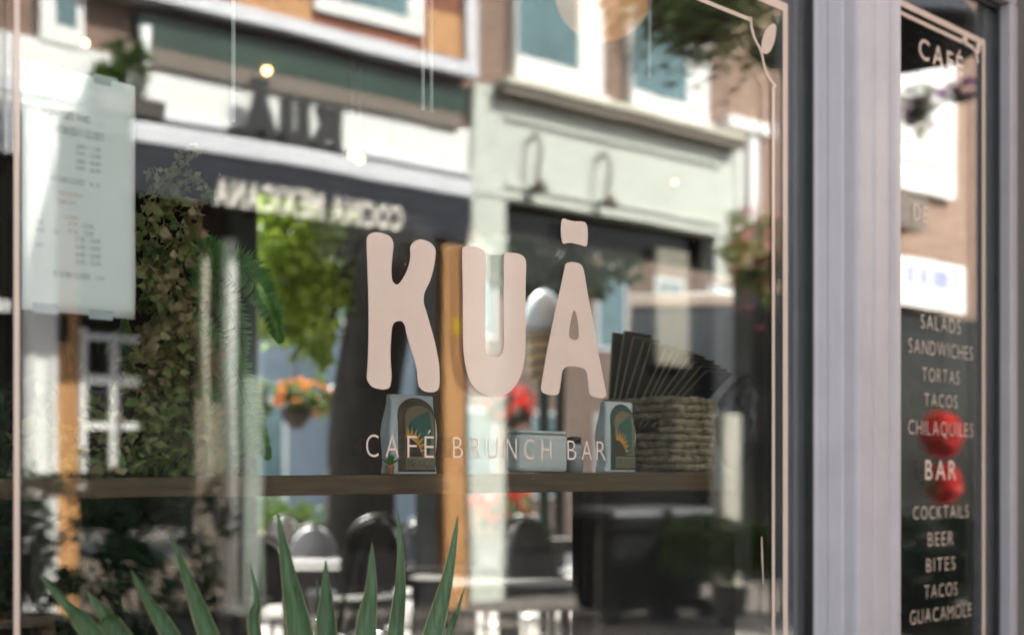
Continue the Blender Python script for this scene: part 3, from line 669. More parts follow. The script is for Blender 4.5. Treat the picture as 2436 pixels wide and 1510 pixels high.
# crumpled black bag right of the basket
cb = shop(1762, 960, .2); zbk = shelf_top(cb.x)
sk = thing('black_sack', 'crumpled glossy black plastic sack right of the basket', 'sack', (cb.x, .2, zbk))
bm = bmesh.new(); bmesh.ops.create_icosphere(bm, subdivisions=5, radius=1)
from mathutils import noise as mnoise
for v in bm.verts:
    c = v.co.copy(); t = (c.z + 1) / 2
    k = 1 + .34 * mnoise.noise(c * 2.6) + .30 * abs(mnoise.noise(Vector((c.x * 6 + c.z * 2, c.y * 6, c.z * 1.6)))) 
    v.co = Vector((cb.x - .01 + .07 * (t - .4) + c.x * k * (.04 + .035 * math.sin(t * 2.6)), .2 + c.y * k * .06, 0.)) + Vector((0, 0, zbk + .002 + t * .30 * (1 + .05 * mnoise.noise(c * 6))))
zmin = min(v.co.z for v in bm.verts)
for v in bm.verts: v.co -= Vector(sk.location)
me = bpy.data.meshes.new('sack_body'); bm.to_mesh(me); bm.free(); link('sack_body', me, M['blackfilm'], sk, True)

# fern and trailing ivy on the shelf
def bez(p, k=8):
    out = []; n = len(p); P = [Vector(q) for q in p]
    for i in range(n - 1):
        a, b, c, d = P[max(0, i - 1)], P[i], P[i + 1], P[min(n - 1, i + 2)]
        for q in range(k):
            t = q / k; out.append(.5 * ((2 * b) + (c - a) * t + (2 * a - 5 * b + 4 * c - d) * t * t + (3 * b - a - 3 * c + d) * t ** 3))
    return out + [P[-1]]
fc = shop(400, 1120, .34)
fz = shelf_top(fc.x)
fern = thing('fern', 'bright green sword fern with arching fronds behind the glass', 'plant', (fc.x + .1, .32, fz))
MB().lathe([(.06, 0), (.075, .10), (.08, .11), (.065, .11)], (fc.x + .02, .34, fz + .002), 24).build('pot', M['darkwood'], fern, True)
FR = [([(455,700,.32),(500,640,.28),(560,625,.24),(610,675,.22),(645,745,.2),(668,815,.2)], 44), ([(470,830,.32),(520,840,.27),(560,880,.24),(590,970,.22),(615,1040,.22),(640,1092,.22)], 38),
      ([(460,720,.34),(490,690,.33),(540,720,.30),(570,800,.30),(575,850,.3)], 40), ([(470,900,.32),(510,960,.3),(545,1010,.28),(590,1060,.28)], 34), ([(440,760,.36),(490,790,.34),(520,860,.33),(530,940,.33)], 36),
      ([(470,1000,.3),(500,1030,.28),(540,1060,.26),(560,1110,.26)], 30), ([(450,650,.36),(480,600,.35),(520,600,.33),(555,640,.32)], 34), ([(480,1060,.3),(530,1040,.27),(580,1060,.25),(610,1050,.25)], 26),
      ([(420,1050,.3),(470,1080,.27),(520,1100,.24),(548,1128,.22)], 26)]
for pts, wpx in FR:
    c = bez([shop(*p) for p in pts], 9); W = wpx / 1000 * 1.0
    mb = MB().tube(c, [.0022 - .0016 * i / len(c) for i in range(len(c))], 5)
    n = len(c)
    dn = []
    for i in range(n - 1):
        for q in (0, .5): dn.append((c[i].lerp(c[i + 1], q), (c[i + 1] - c[i]).normalized(), (i + q) / (n - 1)))
    for p, d, t in dn:
        l = W * (math.sin(math.pi * min(1, .22 + .78 * t)) ** .7 if t > .1 else .5) + .004
        sdv = d.cross((p - CAM).normalized()).normalized()
        for sg in (-1, 1): mb.leaf(p, sdv * sg + d * .35 + rv(.12), Vector((.4, -.85, .3)), l * rnd.uniform(.85, 1.1), .0105)
    mb.build('frond', M['fern'], fern)
ivy = thing('trailing_ivy', 'dry brown and olive ivy trailing down in a tall tangle left of the fern', 'plant', (fc.x - .03, .36, fz))
MB().lathe([(.08, 0), (.10, .17), (.105, .18), (.09, .18)], (fc.x - .14, .37, fz + .002), 24).build('pot', M['darkwood'], ivy, True)
mb_s, mb_l, mb_m = MB(), MB(), MB()
for i in range(34):
    big = rnd.random() < .7
    px = rnd.gauss(400, 42); y = rnd.uniform(.22, .5); pt = rnd.uniform(390, 900); pb = min(1165, pt + rnd.uniform(200, 620)); y2 = min(y, .3) if pb > 1120 else y
    if pb > 1128 and y > .11: pb = 1128
    pts = []; drift = rnd.gauss(0, 50)
    for k in range(6):
        t = k / 5; pts.append(shop(px + drift * t + rnd.gauss(0, 22) + 20 * math.sin(t * 6 + i), pt + (pb - pt) * t, y + rnd.gauss(0, .015)))
    c = bez(pts, 7); mb_s.tube(c, .0013, 4)
    tgt = mb_l if rnd.random() < .55 else mb_m
    for p in c:
        for _ in range(rnd.choice((1, 1, 2))): l = rnd.uniform(.018, .042) ; tgt.leaf(p + rv(.008), rv() + Vector((0, -.3, -.5)), rv(), l, l * .75)
for pts in ([(330,520,.3),(380,440,.28),(430,400,.27),(470,365,.26)], [(400,480,.28),(440,430,.27),(475,425,.26),(492,450,.26),(488,480,.26)], [(420,650,.3),(450,600,.28),(485,605,.27),(492,640,.27)], [(340,470,.3),(390,420,.29),(440,360,.28),(478,352,.27)],
            [(520,1090,.25),(500,1110,.22),(480,1125,.2)], [(590,1020,.24),(605,1050,.22),(600,1085,.22)]):
    c = bez([shop(*p) for p in pts], 8); mb_s.tube(c, .001, 4)
    for p in c:
        for _ in range(2): l = rnd.uniform(.010, .02); mb_l.leaf(p + rv(.004), rv(), rv(), l, l * .7)
# low dense tangle on the shelf at its foot
for _ in range(900):
    px = rnd.uniform(40, 520); t = rnd.random(); py = 1128 - (t ** 1.8) * (170 if px > 200 else 110) ; l = rnd.uniform(.02, .045)
    (mb_l if px > 300 else mb_m if rnd.random() < .4 else mb_l).leaf(shop(px, py, rnd.uniform(.16, .40)), rv() + Vector((0, 0, .4)), rv(), l, l * .6)
tag(mb_s.build('vine', M['moss'], ivy), kind='stuff'); tag(mb_l.build('foliage', M['ivy'], ivy), kind='stuff'); tag(mb_m.build('dry_foliage', M['moss'], ivy), kind='stuff')
dk = shop(120, 1120, .6)
dp = thing('bushy_houseplant', 'dark bushy houseplant low at the left end of the shelf', 'plant', (dk.x, .7, .125))
MB().lathe([(.14, 0), (.19, .5), (.2, .52), (.17, .52)], (dk.x, .7, .125), 24).build('pot', M['darkwood'], dp, True)
mb = MB(); cloud(mb, (dk.x + .05, .72, 1.2), (.42, .25, .42), 1500, .09, .3, .5, .35); tag(mb.build('foliage', M['darkleaf'], dp), kind='stuff')
MB().tube([(dk.x, .7, .64), (dk.x + .02, .7, 1.2)], .02, 8).build('stem', M['bark'], dp)
lw = shop(60, 1480, .3)
stl = thing('low_stool', 'dark wooden stool top in the lower left corner inside', 'stool', (lw.x, .34, .125))
zs = shop(60, 1468, .3).z
MB().box(shop(-60, 1480, .3).x, shop(131, 1480, .3).x, .3, .56, zs - .022, zs).build('seat', M['shelf'], stl, bevel=.003)
for sx in (shop(-50, 1480, .3).x, shop(112, 1480, .3).x):
    for yy in (.32, .52): MB().box(sx, sx + .03, yy, yy + .03, .125, zs - .023).build('leg', M['shelf'], stl)

# lamps inside
gp = shop(1437, -22, .9); gr_ = 117 * (3.3 / ray(1437, 0).y)
gb = thing('globe_lamp', 'peach glass globe pendant at the top of the window', 'lamp', (gp.x, .9, gp.z))
prof = [(max(.002, gr_ * math.sin(math.pi * i / 20)), -gr_ * math.cos(math.pi * i / 20)) for i in range(21)]
MB().lathe(prof, (gp.x, .9, gp.z), 40).build('globe', M['opal'], gb, True)
MB().tube([(gp.x, .9, gp.z + gr_), (gp.x, .9, 3.45)], .006, 8).build('cord', M['cord'], gb)
for px, py, y, r_, lab in [(1024,120,3.0,.016,'lit bulb, left one of the close pair hanging above the letter U'),(1042,124,3.2,.016,'lit bulb, right one of the close pair hanging above the letter U'),(635,168,3.4,.026,'lit orange bulb hanging alone high in the left half'),
                           (840,369,3.0,.024,'lit bulb hanging above the letter K, left of its twin'),(856,378,3.1,.024,'lit bulb hanging above the letter K, right of its twin'),(1605,432,3.6,.015,'faint lit bulb far right above the menus'),(203,103,2.2,.017,'lit orange bulb in the upper left corner')]:
    p = shop(px, py, y)
    b = thing('pendant_bulb', lab, 'lamp', p, 0, 'pendant bulbs inside the cafe')
    MB().lathe([(max(.001, r_ * math.sin(math.pi * i / 8)), -r_ * math.cos(math.pi * i / 8)) for i in range(9)], p, 14).build('bulb', M['bulb'], b, True)
    MB().tube([p + Vector((0, 0, r_)), (p.x, p.y, max(3.45, p.z + .1))], .003, 6).build('cord', M['cord'], b)
for px, bot, y in ((1006, 262, .5), (1026, 268, .55), (555, 290, .5), (1545, 185, .4)):
    p = shop(px, bot, y); q = thing('hanging_rod', {1006: 'slim pale rod hanging above the letter U, left of two', 1026: 'slim pale rod hanging above the letter U, right of two', 555: 'slim pale rod hanging in the upper left of the window', 1545: 'short pale rod hanging beside the peach globe'}[px], 'rod', p, 0, 'slim rods hanging from the ceiling')
    MB().tube([p, (p.x, p.y, 3.45)], .0055, 8).build('rod', M['cord'], q)

# ------------------------------------------------------------------ yucca standing outside in front of the glass
yb_ = shop(830, 2000, -.2)
pl = thing('planter', 'dark planter box under the shop window holding the yucca', 'planter', (yb_.x, -.24, .1))
PZ = yb_.z - .03
for nm, bx in (('side_panel', (yb_.x - .5, yb_.x + .5, -.38, -.36)), ('side_panel', (yb_.x - .5, yb_.x + .5, -.13, -.11)), ('end_panel', (yb_.x - .5, yb_.x - .48, -.359, -.131)), ('end_panel', (yb_.x + .48, yb_.x + .5, -.359, -.131))):
    MB().box(*bx, .101, PZ).build(nm, M['darkwood'], pl)
MB().box(yb_.x - .479, yb_.x + .479, -.358, -.132, .3, PZ - .04).build('soil', M['soil'], pl)
yu = thing('yucca', 'yucca with long sword shaped green leaves in front of the window', 'plant', (yb_.x, -.24, PZ - .04))
YL = [((95,1368),222,50,-.25),((205,1404),282,60,-.21),((310,1352),406,45,-.14),((400,1258),498,50,-.24),((594,1340),607,30,-.16),((659,1212),715,66,-.27),((753,1372),760,14,-.15),((775,1330),778,54,-.22),((885,1288),868,54,-.25),((946,1208),939,40,-.18),((1090,1222),1028,50,-.26),((1106,1394),1067,18,-.18)]
for tip, bx, wpx, yd in YL:
    yd *= .5
    T_ = shop(tip[0], tip[1], yd); Bm = shop(bx, 1510, yd)
    root = shop(830 + (bx - 830) * .25, 2000, (yd - .24) / 2 - .02); root.z = PZ - .05
    sc = (yd - CAM.y) / ray(bx, 1510).y
    n = 22; mb = MB(); ac, al = [], []
    ctrl = bez([root, root.lerp(Bm, .5) + (Bm - T_) * -.02, Bm, Bm.lerp(T_, .5) + Vector((rnd.uniform(-.006, .006), rnd.uniform(-.014, .004), 0)), T_], 7); n = len(ctrl)
    kB = 14 / (n - 1)
    for i, p in enumerate(ctrl):
        t = i / (n - 1)
        wfull = wpx * sc * .98
        wd = wfull * (1.05 - .1 * t) if t < kB else wfull * .97 * (1 - ((t - kB) / (1 - kB)) ** 1.15) + .0008
        d = (ctrl[min(n - 1, i + 1)] - ctrl[max(0, i - 1)]).normalized()
        view = (p - CAM).normalized(); sv = d.cross(view).normalized()
        sv = (sv + Vector((0, 1, 0)) * .12 * (1 if tip[0] < bx else -1)).normalized(); nn = sv.cross(d).normalized()
        if nn.dot(view) < 0: nn = -nn
        for k in range(7):
            a_ = (k - 3) / 3
            mb.v.append(p + sv * (wd / 2 * a_) + nn * (-abs(a_) * wd * .24)); ac.append(abs(a_)); al.append(t)
    # second skin gives the leaf its thickness
    m0 = len(mb.v)
    for i in range(m0): mb.v.append(mb.v[i] + (mb.v[i] - CAM).normalized() * (.0012 if ac[i] < .95 else .0)); ac.append(ac[i]); al.append(al[i])
    for i in range(n - 1):
        for k in range(6):
            q = i * 7 + k; mb.f.append((q, q + 1, q + 8, q + 7)); mb.f.append((m0 + q + 7, m0 + q + 8, m0 + q + 1, m0 + q))
    mb.at = {'across': ac, 'along': al}
    mb.build('leaf', M['yucca'], yu, True)

# ------------------------------------------------------------------ the row of houses across the street
ha = opp_thing('restaurant_house', 'brown brick restaurant house across the street with white fascia', 'building', fp(600, 800)[0])
sL, sR = fp(-900, 0)[0], fp(1136, 0)[0]
zf = fp(1080, 305)[1]                                  # top of the white fascia
MB(OPP).box(sL, sR, -8, 0, zf, 11).build('wall', M['brick'], ha)
MB(OPP).box(sL - .1, sR + .0, -8.2, .25, 11, 11.3).build('roof', M['taupe'], ha)
zaw = fp(1080, 445)[1]
MB(OPP).box(sL, fp(1112, 0)[0], -.3, .08, zaw, zf - .003).build('fascia', M['white'], ha)
MB(OPP).box(fp(-900, 0)[0], fp(1112, 0)[0], .081, .14, zaw + .12, zaw + .17).build('fascia_moulding', M['white2'], ha)
fbox(330, 1113, 206, 268, 0, .10, at=1100).build('green_band', M['bottle'], ha)
fbox(300, 1100, 268, 305, 0, .13, at=1090).build('cornice', M['taupe'], ha)
fbox(-400, 240, 215, 250, 0, .12, at=100).build('string_course', M['white'], ha)
# framed hatch of the upper floor
bay = fbox(215, 1140, 150, 181, .002, .26, at=1128); bay.build('bay_sill', M['white2'], ha)
fbox(1114, 1140, -700, 149, .003, .26, at=1128).build('bay_post', M['white2'], ha)
fbox(150, 1113, -700, 149, .004, .18, at=1128, nref=.18).build('bay_panel', M['rust'], ha)
for a_, b_, yt, yb2, at in ((1018, 1108, 30, 128, 1060), (560, 745, -80, 45, 700), (240, 420, -120, -20, 330)):
    fbox(a_, b_, yt, yb2, .181, .20, at=at).build('orange_board', M['orangewood'], ha)
wn = fbox(752, 1012, -220, 84, .181, .24, at=1005).build('window', M['white'], ha)
fbox(790, 972, -220, 40, .241, .246, at=965, nref=.24).build('pane', M['paneteal'], wn)
wn = fbox(100, 205, -300, 105, 0.001, .10, at=150).build('window', M['white'], ha)
fbox(138, 186, -300, 60, .101, .106, at=160, nref=.1).build('pane', M['paneteal'], wn)
# ground floor behind the awning
zg = zaw - .002
MB(OPP).box(sL, fp(128, 0)[0], -.3, -.05, 0.004, zg).build('shop_glass', M['panedark'], ha)
fbox(-300, 40, 712, 742, -.05, .02, at=20).build('transom', M['white'], ha)
for k, px in enumerate((-20, 8, 30)):
    fbox(px, px + 12, 178, 362, .082, .11, at=px).build('slat', M['white2'], ha)
s0, s1 = fp(47, 0)[0], fp(126, 0)[0]
MB(OPP).prism([(s0, 0), (s1, 0), (s1, .12), (s1 - .06, .16), (s1 - .10, .12), (s0 + .10, .12), (s0 + .06, .16), (s0, .12)], .004, zg).build('column', M['white'], ha)
dr = fbox(128, 197, 500, 1560, -.12, -.06, at=160, nref=0).build('door', M['orangewood'], ha)
fbox(134, 172, 745, 815, -.06, -.055, at=150, nref=0).build('pane', M['panedark'], dr)
s0, s1 = fp(198, 0)[0], fp(478, 0)[0]
MB(OPP).box(s0, s1, -.3, -.10, .9, zg).build('shop_glass', M['panedark'], ha)
MB(OPP).box(s0, s1, -.3, -.02, .004, .62).build('stall_riser', M['taupe'], ha)
wf = fbox(200, 216, 780, 1160, -.10, -.04, at=210, nref=0).build('window_frame', M['white'], ha)
fbox(272, 292, 818, 1110, -.10, -.04, at=280, nref=0).build('muntin', M['white'], wf)
fbox(216, 340, 894, 916, -.099, -.041, at=280, nref=0).build('muntin', M['white'], wf)
fbox(216, 340, 798, 816, -.099, -.041, at=300, nref=0).build('muntin', M['white2'], wf)
fbox(216, 340, 1004, 1020, -.099, -.041, at=280, nref=0).build('muntin', M['white'], wf)
MB(OPP).box(fp(572, 0)[0], fp(616, 0)[0], -.3, .10, .004, zg).build('pilaster', M['greygreen'], ha)
MB(OPP).box(fp(478, 0)[0], fp(572, 0)[0], -.3, -.15, .004, zg).build('entrance', M['taupe'], ha)
MB(OPP).box(fp(616, 0)[0], fp(1056, 0)[0], -.3, -.12, .604, zg).build('shop_glass', M['panedark'], ha)
MB(OPP).box(fp(616, 0)[0], fp(1056, 0)[0], -.3, -.05, .004, .60).build('stall_riser', M['signblack'], ha)
# columns standing free below the awning
for px0, px1, nn, lab, m_ in ((531, 570, .9, 'white round post under the awning, thicker of the pair', 'white'), (483, 503, .9, 'slim pale post under the awning, thinner of the pair', 'cream')):
    s0, s1 = fp(px0, 0, nn)[0], fp(px1, 0, nn)[0]; top = fp(550, 570 if px0 > 500 else 620, nn)[1]
    q = opp_thing('awning_post', lab, 'post', (s0 + s1) / 2, nn, 'posts below the awning')
    MB(OPP).lathe([((s1 - s0) * .36, .004), ((s1 - s0) * .36, top - .05), ((s1 - s0) * .42, top)], ((s0 + s1) / 2, nn, 0), 16).build('shaft', M[m_], q, True)
    MB(OPP).lathe([((s1 - s0) * .6, .004), ((s1 - s0) * .6, .25)], ((s0 + s1) / 2, nn, .0), 16).build('base', M['stone'], q)
op = opp_thing('timber_post', 'orange timber post at the corner beside the sage shop', 'post', fp(1085, 0, .5)[0], .5)
s0, s1 = fp(1061, 0, .5)[0], fp(1112, 0, .5)[0]
MB(OPP).box(s0, s1, .38, .5, .004, fp(1085, 585, .5)[1]).build('shaft', M['orangewood'], op, bevel=.01)
fbox(1078, 1100, 755, 795, .501, .51, at=1090, nref=.5).build('sign_plate', M['yellow'], op)
# awning with its lettering
NA = 1.35
aw = opp_thing('awning', 'navy awning lettered COCINA MEXICANA on its valance', 'awning', fp(730, 0, NA)[0], NA)
s0, s1 = fp(318, 0, NA)[0], fp(1133, 0, NA)[0]
zb0, zb1 = fp(1130, 470, NA)[1], fp(1130, 428, NA)[1]
MB(OPP).box(s0, s1, NA - .08, NA, zb0, zb1).build('front_bar', M['white2'], aw, bevel=.02)
MB(OPP).hexa([(s0, .1, zb1 + .30), (s1, .1, zb1 + .30), (s1, NA - .08, zb1 - .04), (s0, NA - .08, zb1 - .04), (s0, .1, zb1 + .32), (s1, .1, zb1 + .32), (s1, NA - .08, zb1 - .02), (s0, NA - .08, zb1 - .02)]).build('canopy', M['navy'], aw)
zv = fp(1130, 572, NA)[1]
MB(OPP).box(s0, s1, NA - .03, NA - .02, zv, zb0 - .002).build('valance', M['navy'], aw)
for k in range(5):
    sx = s0 + (s1 - s0) * (k + .5) / 5
    MB(OPP).tube([(sx, .09, zb0 - .25), (sx, NA - .06, zb0)], .02, 8).build('arm', M['signblack'], aw)
ua, ub = fp(962, 0, NA)[0], fp(518, 0, NA)[0]
lz0, lz1 = fp(940, 545, NA)[1], fp(940, 486, NA)[1]
text_line('COCINA MEXICANA', M['letter'], aw, lambda u, v: OPP @ Vector((u, NA - .012, v)), ua, ub, lz0, lz1, .03, .16)
# dark KUÀ letters on the fascia (same letter shapes as on the glass)
sg = opp_thing('fascia_sign', 'large black KUÀ sign standing above the awning across the street', 'sign', fp(700, 0, .3)[0], .3)
sa, sb = fp(818, 0, .35)[0], fp(588, 0, .35)[0]; kz0, kz1 = fp(800, 366, .35)[1], fp(800, 256, .35)[1]
kx0 = min(p[0] for p in logo_m[0][1][0]); kx1 = max(p[0] for p in logo_m[2][1][0]); kz = [p[1] for nm, l in logo_m[:3] for p in l[0]]
for nm, ls in logo_m:
    flat_shape(nm, ls, M['signblack'], sg, lambda u, v: OPP @ Vector((sa + (u - kx0) / (kx1 - kx0) * (sb - sa), .33, kz0 + (v - min(kz)) / (max(kz) - min(kz)) * (kz1 - kz0))), extrude=.02, offset=.016, y_axis=(OPP.to_3x3() @ Vector((0, 1, 0))))
MB(OPP).box(sb - .1, sa + .05, .145, .30, kz0 - .10, kz0 + .10).build('bracket', M['signblack'], sg)
dpn = opp_thing('downpipe', 'white downpipe on the restaurant front beside its fascia', 'pipe', fp(347, 0, .2)[0], .2)
MB(OPP).tube([(fp(347, 0, .2)[0], .2, fp(347, 345, .2)[1]), (fp(347, 0, .2)[0], .2, fp(347, 60, .2)[1])], .05, 12).build('pipe', M['white'], dpn, True)  # added pipe stands in for a bright vertical streak of light

# sage green shop
hb = opp_thing('sage_shop', 'sage green painted shop house with white upper windows', 'building', fp(1400, 800)[0])
sL, sR = fp(1136.5, 0)[0], fp(1735, 0)[0]
zc0 = fp(1480, 305)[1]                                 # under the dark cornice
MB(OPP).box(sL, sR, -8, 0.0, zc0, 11).build('wall', M['brick'], hb)
MB(OPP).box(sL + .002, sR, -8.2, .25, 11.002, 11.3).build('roof', M['taupe'], hb)
zl0 = fp(1480, 524)[1]
MB(OPP).box(fp(1113, 0)[0], sR, -.3, .12, zl0, zc0 - .003).build('fascia', M['sage'], hb)
MB(OPP).box(fp(1186, 0)[0], fp(1700, 0)[0], .121, .15, zl0 + .12, zl0 + .16).build('fascia_moulding', M['sage'], hb)
MB(OPP).box(fp(1186, 0)[0], fp(1700, 0)[0], .121, .16, zc0 - .25, zc0 - .20).build('fascia_moulding', M['sage'], hb)
MB(OPP).box(fp(1205, 0, .3)[0], sR - .05, .0, .3, zc0, zc0 + .10).build('cornice', M['taupe'], hb)
MB(OPP).box(fp(1205, 0, .3)[0], sR - .05, .0, .34, zc0 + .101, zc0 + .17).build('cornice', M['cream'], hb)
MB(OPP).box(fp(1100, 0)[0] + .05, fp(1190, 0)[0], -.3, .10, .004, zl0 - .002).build('pilaster', M['sage'], hb)
MB(OPP).box(fp(1113, 0)[0], fp(1205, 0)[0], .0, .13, zc0, fp(1150, 210)[1]).build('pilaster_head', M['sage'], hb)
zp = fp(1710, 700)[1]
MB(OPP).box(fp(1692, 0)[0], sR, -.3, .10, zp, zl0 - .002).build('pilaster', M['sage'], hb)
MB(OPP).box(fp(1692, 0)[0], sR, -.3, .09, .004, zp - .002).build('pilaster_foot', M['signblack'], hb)  # black segment stands in for dark planting hiding the pilaster
for px0, px1, at, glb, frb in ((1212, 1424, 1212, 130, 222), (1486, 1674, 1486, 214, 282)):
    s0, s1 = fp(px0, 0)[0], fp(px1, 0)[0]; z0 = zc0 + .26; zg_ = fp(at, glb)[1]
    wn = MB(OPP).box(s0, s1, .001, .12, z0, z0 + 2.6).build('window', M['white'], hb)
    MB(OPP).box(s0 + .03, s1 - (s1 - s0) * .30, .121, .126, zg_, z0 + 2.45).build('pane', M['paneteal'], wn)
    MB(OPP).box(s0 - .05, s1 + .05, .001, .2, z0 - .08, z0 - .002).build('sill', M['white'], wn)
s0, s1 = fp(1191, 0)[0], fp(1691, 0)[0]
MB(OPP).box(s0, s1, -.3, -.15, .5, zl0 - .002).build('shop_glass', M['panedark'], hb)
MB(OPP).box(s0, s1, -.3, -.05, .004, .496).build('stall_riser', M['signblack'], hb)
fbox(1566, 1640, 592, 868, -.15, -.02, at=1600, nref=-.02).build('mullion', M['beige'], hb)
for px, py0, py1, lab in ((1268, 325, 452, 'hooked swan neck lamp on the sage fascia, left of two'), (1438, 368, 490, 'hooked swan neck lamp on the sage fascia, right of two')):
    q = opp_thing('wall_lamp', lab, 'lamp', fp(px, 0, .2)[0], .12, 'lamps on the sage fascia')
    s_ = fp(px, 0, .2)[0]; za, zb2 = fp(px, py1, .2)[1], fp(px, py0, .2)[1]
    MB(OPP).tube(bez([(s_, .12, zb2 - .05), (s_, .25, zb2), (s_, .32, zb2 - .2), (s_, .25, za + .15)], 6), .022, 8).build('arm', M['taupe'], q, True)
    MB(OPP).lathe([(.03, .15), (.05, .1), (.11, 0)], (s_ + .03, .27, za), 16).build('shade', M['taupe'], q, True)

# peach brick house further along
hc = opp_thing('peach_house', 'peach brick house with tall white windows at the far right', 'building', fp(2050, 800)[0])
sL, sR = fp(1735.6, 0)[0], fp(2900, 0)[0]
MB(OPP).box(sL, sR, -8, 0.0, 0.004, 9.5).build('wall', M['brickpale'], hc)
MB(OPP).box(sL + .002, sR, -8.2, .25, 9.502, 9.8).build('roof', M['taupe'], hc)
wn = fbox(1742, 1850, 282, 312, .001, .2, at=1790).build('window', M['white'], hc)
fbox(1758, 1770, 312, 560, .001, .15, at=1765).build('jamb', M['white'], wn); fbox(1786, 1812, 312, 560, .001, .15, at=1800).build('jamb', M['white'], wn)
fbox(1770.5, 1785.5, 312, 560, .001, .05, at=1778).build('pane', M['paneteal'], wn)
wn = fbox(2080, 2276, 100, 462, .001, .12, at=2220).build('window', M['white'], hc)
fbox(2200, 2212, 190, 350, .121, .126, at=2206).build('muntin', M['cream'], wn)
fbox(2150, 2270, 388, 396, .121, .15, at=2220).build('ledge', M['cream'], wn)
fbox(2060, 2208, 466, 545, .001, .5, at=2190).build('canopy_box', M['taupe'], hc)
MB(OPP).box(fp(1742, 0)[0], fp(2420, 0)[0], -.1, .06, 0.005, fp(1800, 690)[1]).build('shop_glass', M['panedark'], hc)
sn = opp_thing('white_sign', 'white shop sign with blue characters on the peach house', 'sign', fp(2228, 0, .4)[0], .4)
fbox(2080, 2302, 622, 735, .34, .4, at=2225, nref=.4).build('board', M['white'], sn)
for px in (2170, 2200, 2228, 2252, 2280):
    for a_, b_, yt, yb2 in ((px - 8, px - 4, 640, 684), (px + 4, px + 8, 640, 684), (px - 3.9, px + 3.9, 640, 648), (px - 3.9, px + 3.9, 658, 666), (px - 3.9, px + 3.9, 676, 684)):
        fbox(a_, b_, yt, yb2, .401, .406, at=2225, nref=.4).build('mark', M['blueink'], sn)
fbox(2285, 2293, 700, 712, .401, .406, at=2225, nref=.4).build('mark', M['blueink'], sn)

# ------------------------------------------------------------------ trees and flowers in the street
def tree(name, label, tpts, rad, crown, mleaf, L, cat='tree'):
    t = thing(name, label, cat, (tpts[0][0], tpts[0][1], 0.0))
    mbt = MB().tube(bez(tpts, 5), [rad[0] + (rad[1] - rad[0]) * i / (5 * (len(tpts) - 1)) for i in range(5 * (len(tpts) - 1) + 1)], 14); mbt.build('trunk', M['bark'], t, True)
    top = Vector(tpts[-1])
    for c, r_, n in crown:
        MB().tube(bez([top, top.lerp(Vector(c), .5) + Vector((0, 0, .15)), c], 4), [rad[1] * .6 - rad[1] * .5 * i / 8 for i in range(9)], 8).build('limb', M['bark'], t, True)
    mb = MB()
    for c, r_, n in crown: cloud(mb, c, r_, n, L, .25, .25)
    tag(mb.build('crown', mleaf, t), kind='stuff')
    return t
def sp(px, py, d): return strt(px, py, d)
def tr(px, py, d): return CAM + ray(px, py) * (d / FX)        # a point seen through the shop, on the square behind it
g0 = tr(855, 1140, 12.2); g0.z = .0
tree('street_tree', 'leaning dark tree trunk with lime sunlit leaves behind the shop', [g0, tr(862, 1050, 12.2), tr(895, 800, 12.2), tr(945, 540, 12.3), tr(975, 330, 12.5), tr(985, 200, 12.5)], (.31, .25),
     [(tr(720, 600, 12.6), (.5, .6, .5), 1500), (tr(760, 500, 12.6), (.5, .6, .35), 900), (tr(690, 770, 12.8), (.30, .4, .30), 460), (tr(790, 760, 12.3), (.27, .3, .42), 460), (tr(690, 690, 12.9), (.4, .5, .4), 800), (tr(800, 620, 12.5), (.35, .4, .5), 700), (tr(640, 540, 13), (.24, .3, .4), 380), (tr(740, 250, 13), (.6, .6, .5), 600), (tr(1150, 300, 13.4), (.8, .6, .5), 500)],
     M['lime'], .11)
g1 = tr(1330, 1140, 15.6); g1.z = 0
tree('dark_tree', 'dark green tree far behind the shop above the van', [g1, tr(1330, 1100, 15.6), tr(1335, 800, 15.6)], (.07, .05), [(tr(1290, 570, 15.6), (.8, .5, .6), 1700), (tr(1410, 600, 15.8), (.7, .45, .45), 1200), (tr(1230, 640, 15.6), (.4, .35, .4), 500), (tr(1330, 460, 15.8), (.9, .4, .45), 1000)], M['darkleaf'], .12)
gs, gz = fp(305, 165, .25); g2_ = OPP @ Vector((gs, .25, gz))
ws = tree('wall_shrub', 'leafy green shrub in a trough on the white fascia at upper left', [(g2_.x, g2_.y, gz - .28), (g2_.x - .03, g2_.y, gz - .1), (g2_.x, g2_.y, gz)], (.03, .015), [(g2_, (.22, .2, .2), 450), (g2_ + Vector((-.16, 0, -.12)), (.16, .15, .09), 200)], M['midleaf'], .08, cat='shrub')
MB(OPP).box(gs - .3, gs + .3, .11, .4, gz - .42, gz - .26).build('trough', M['darkwood'], ws)

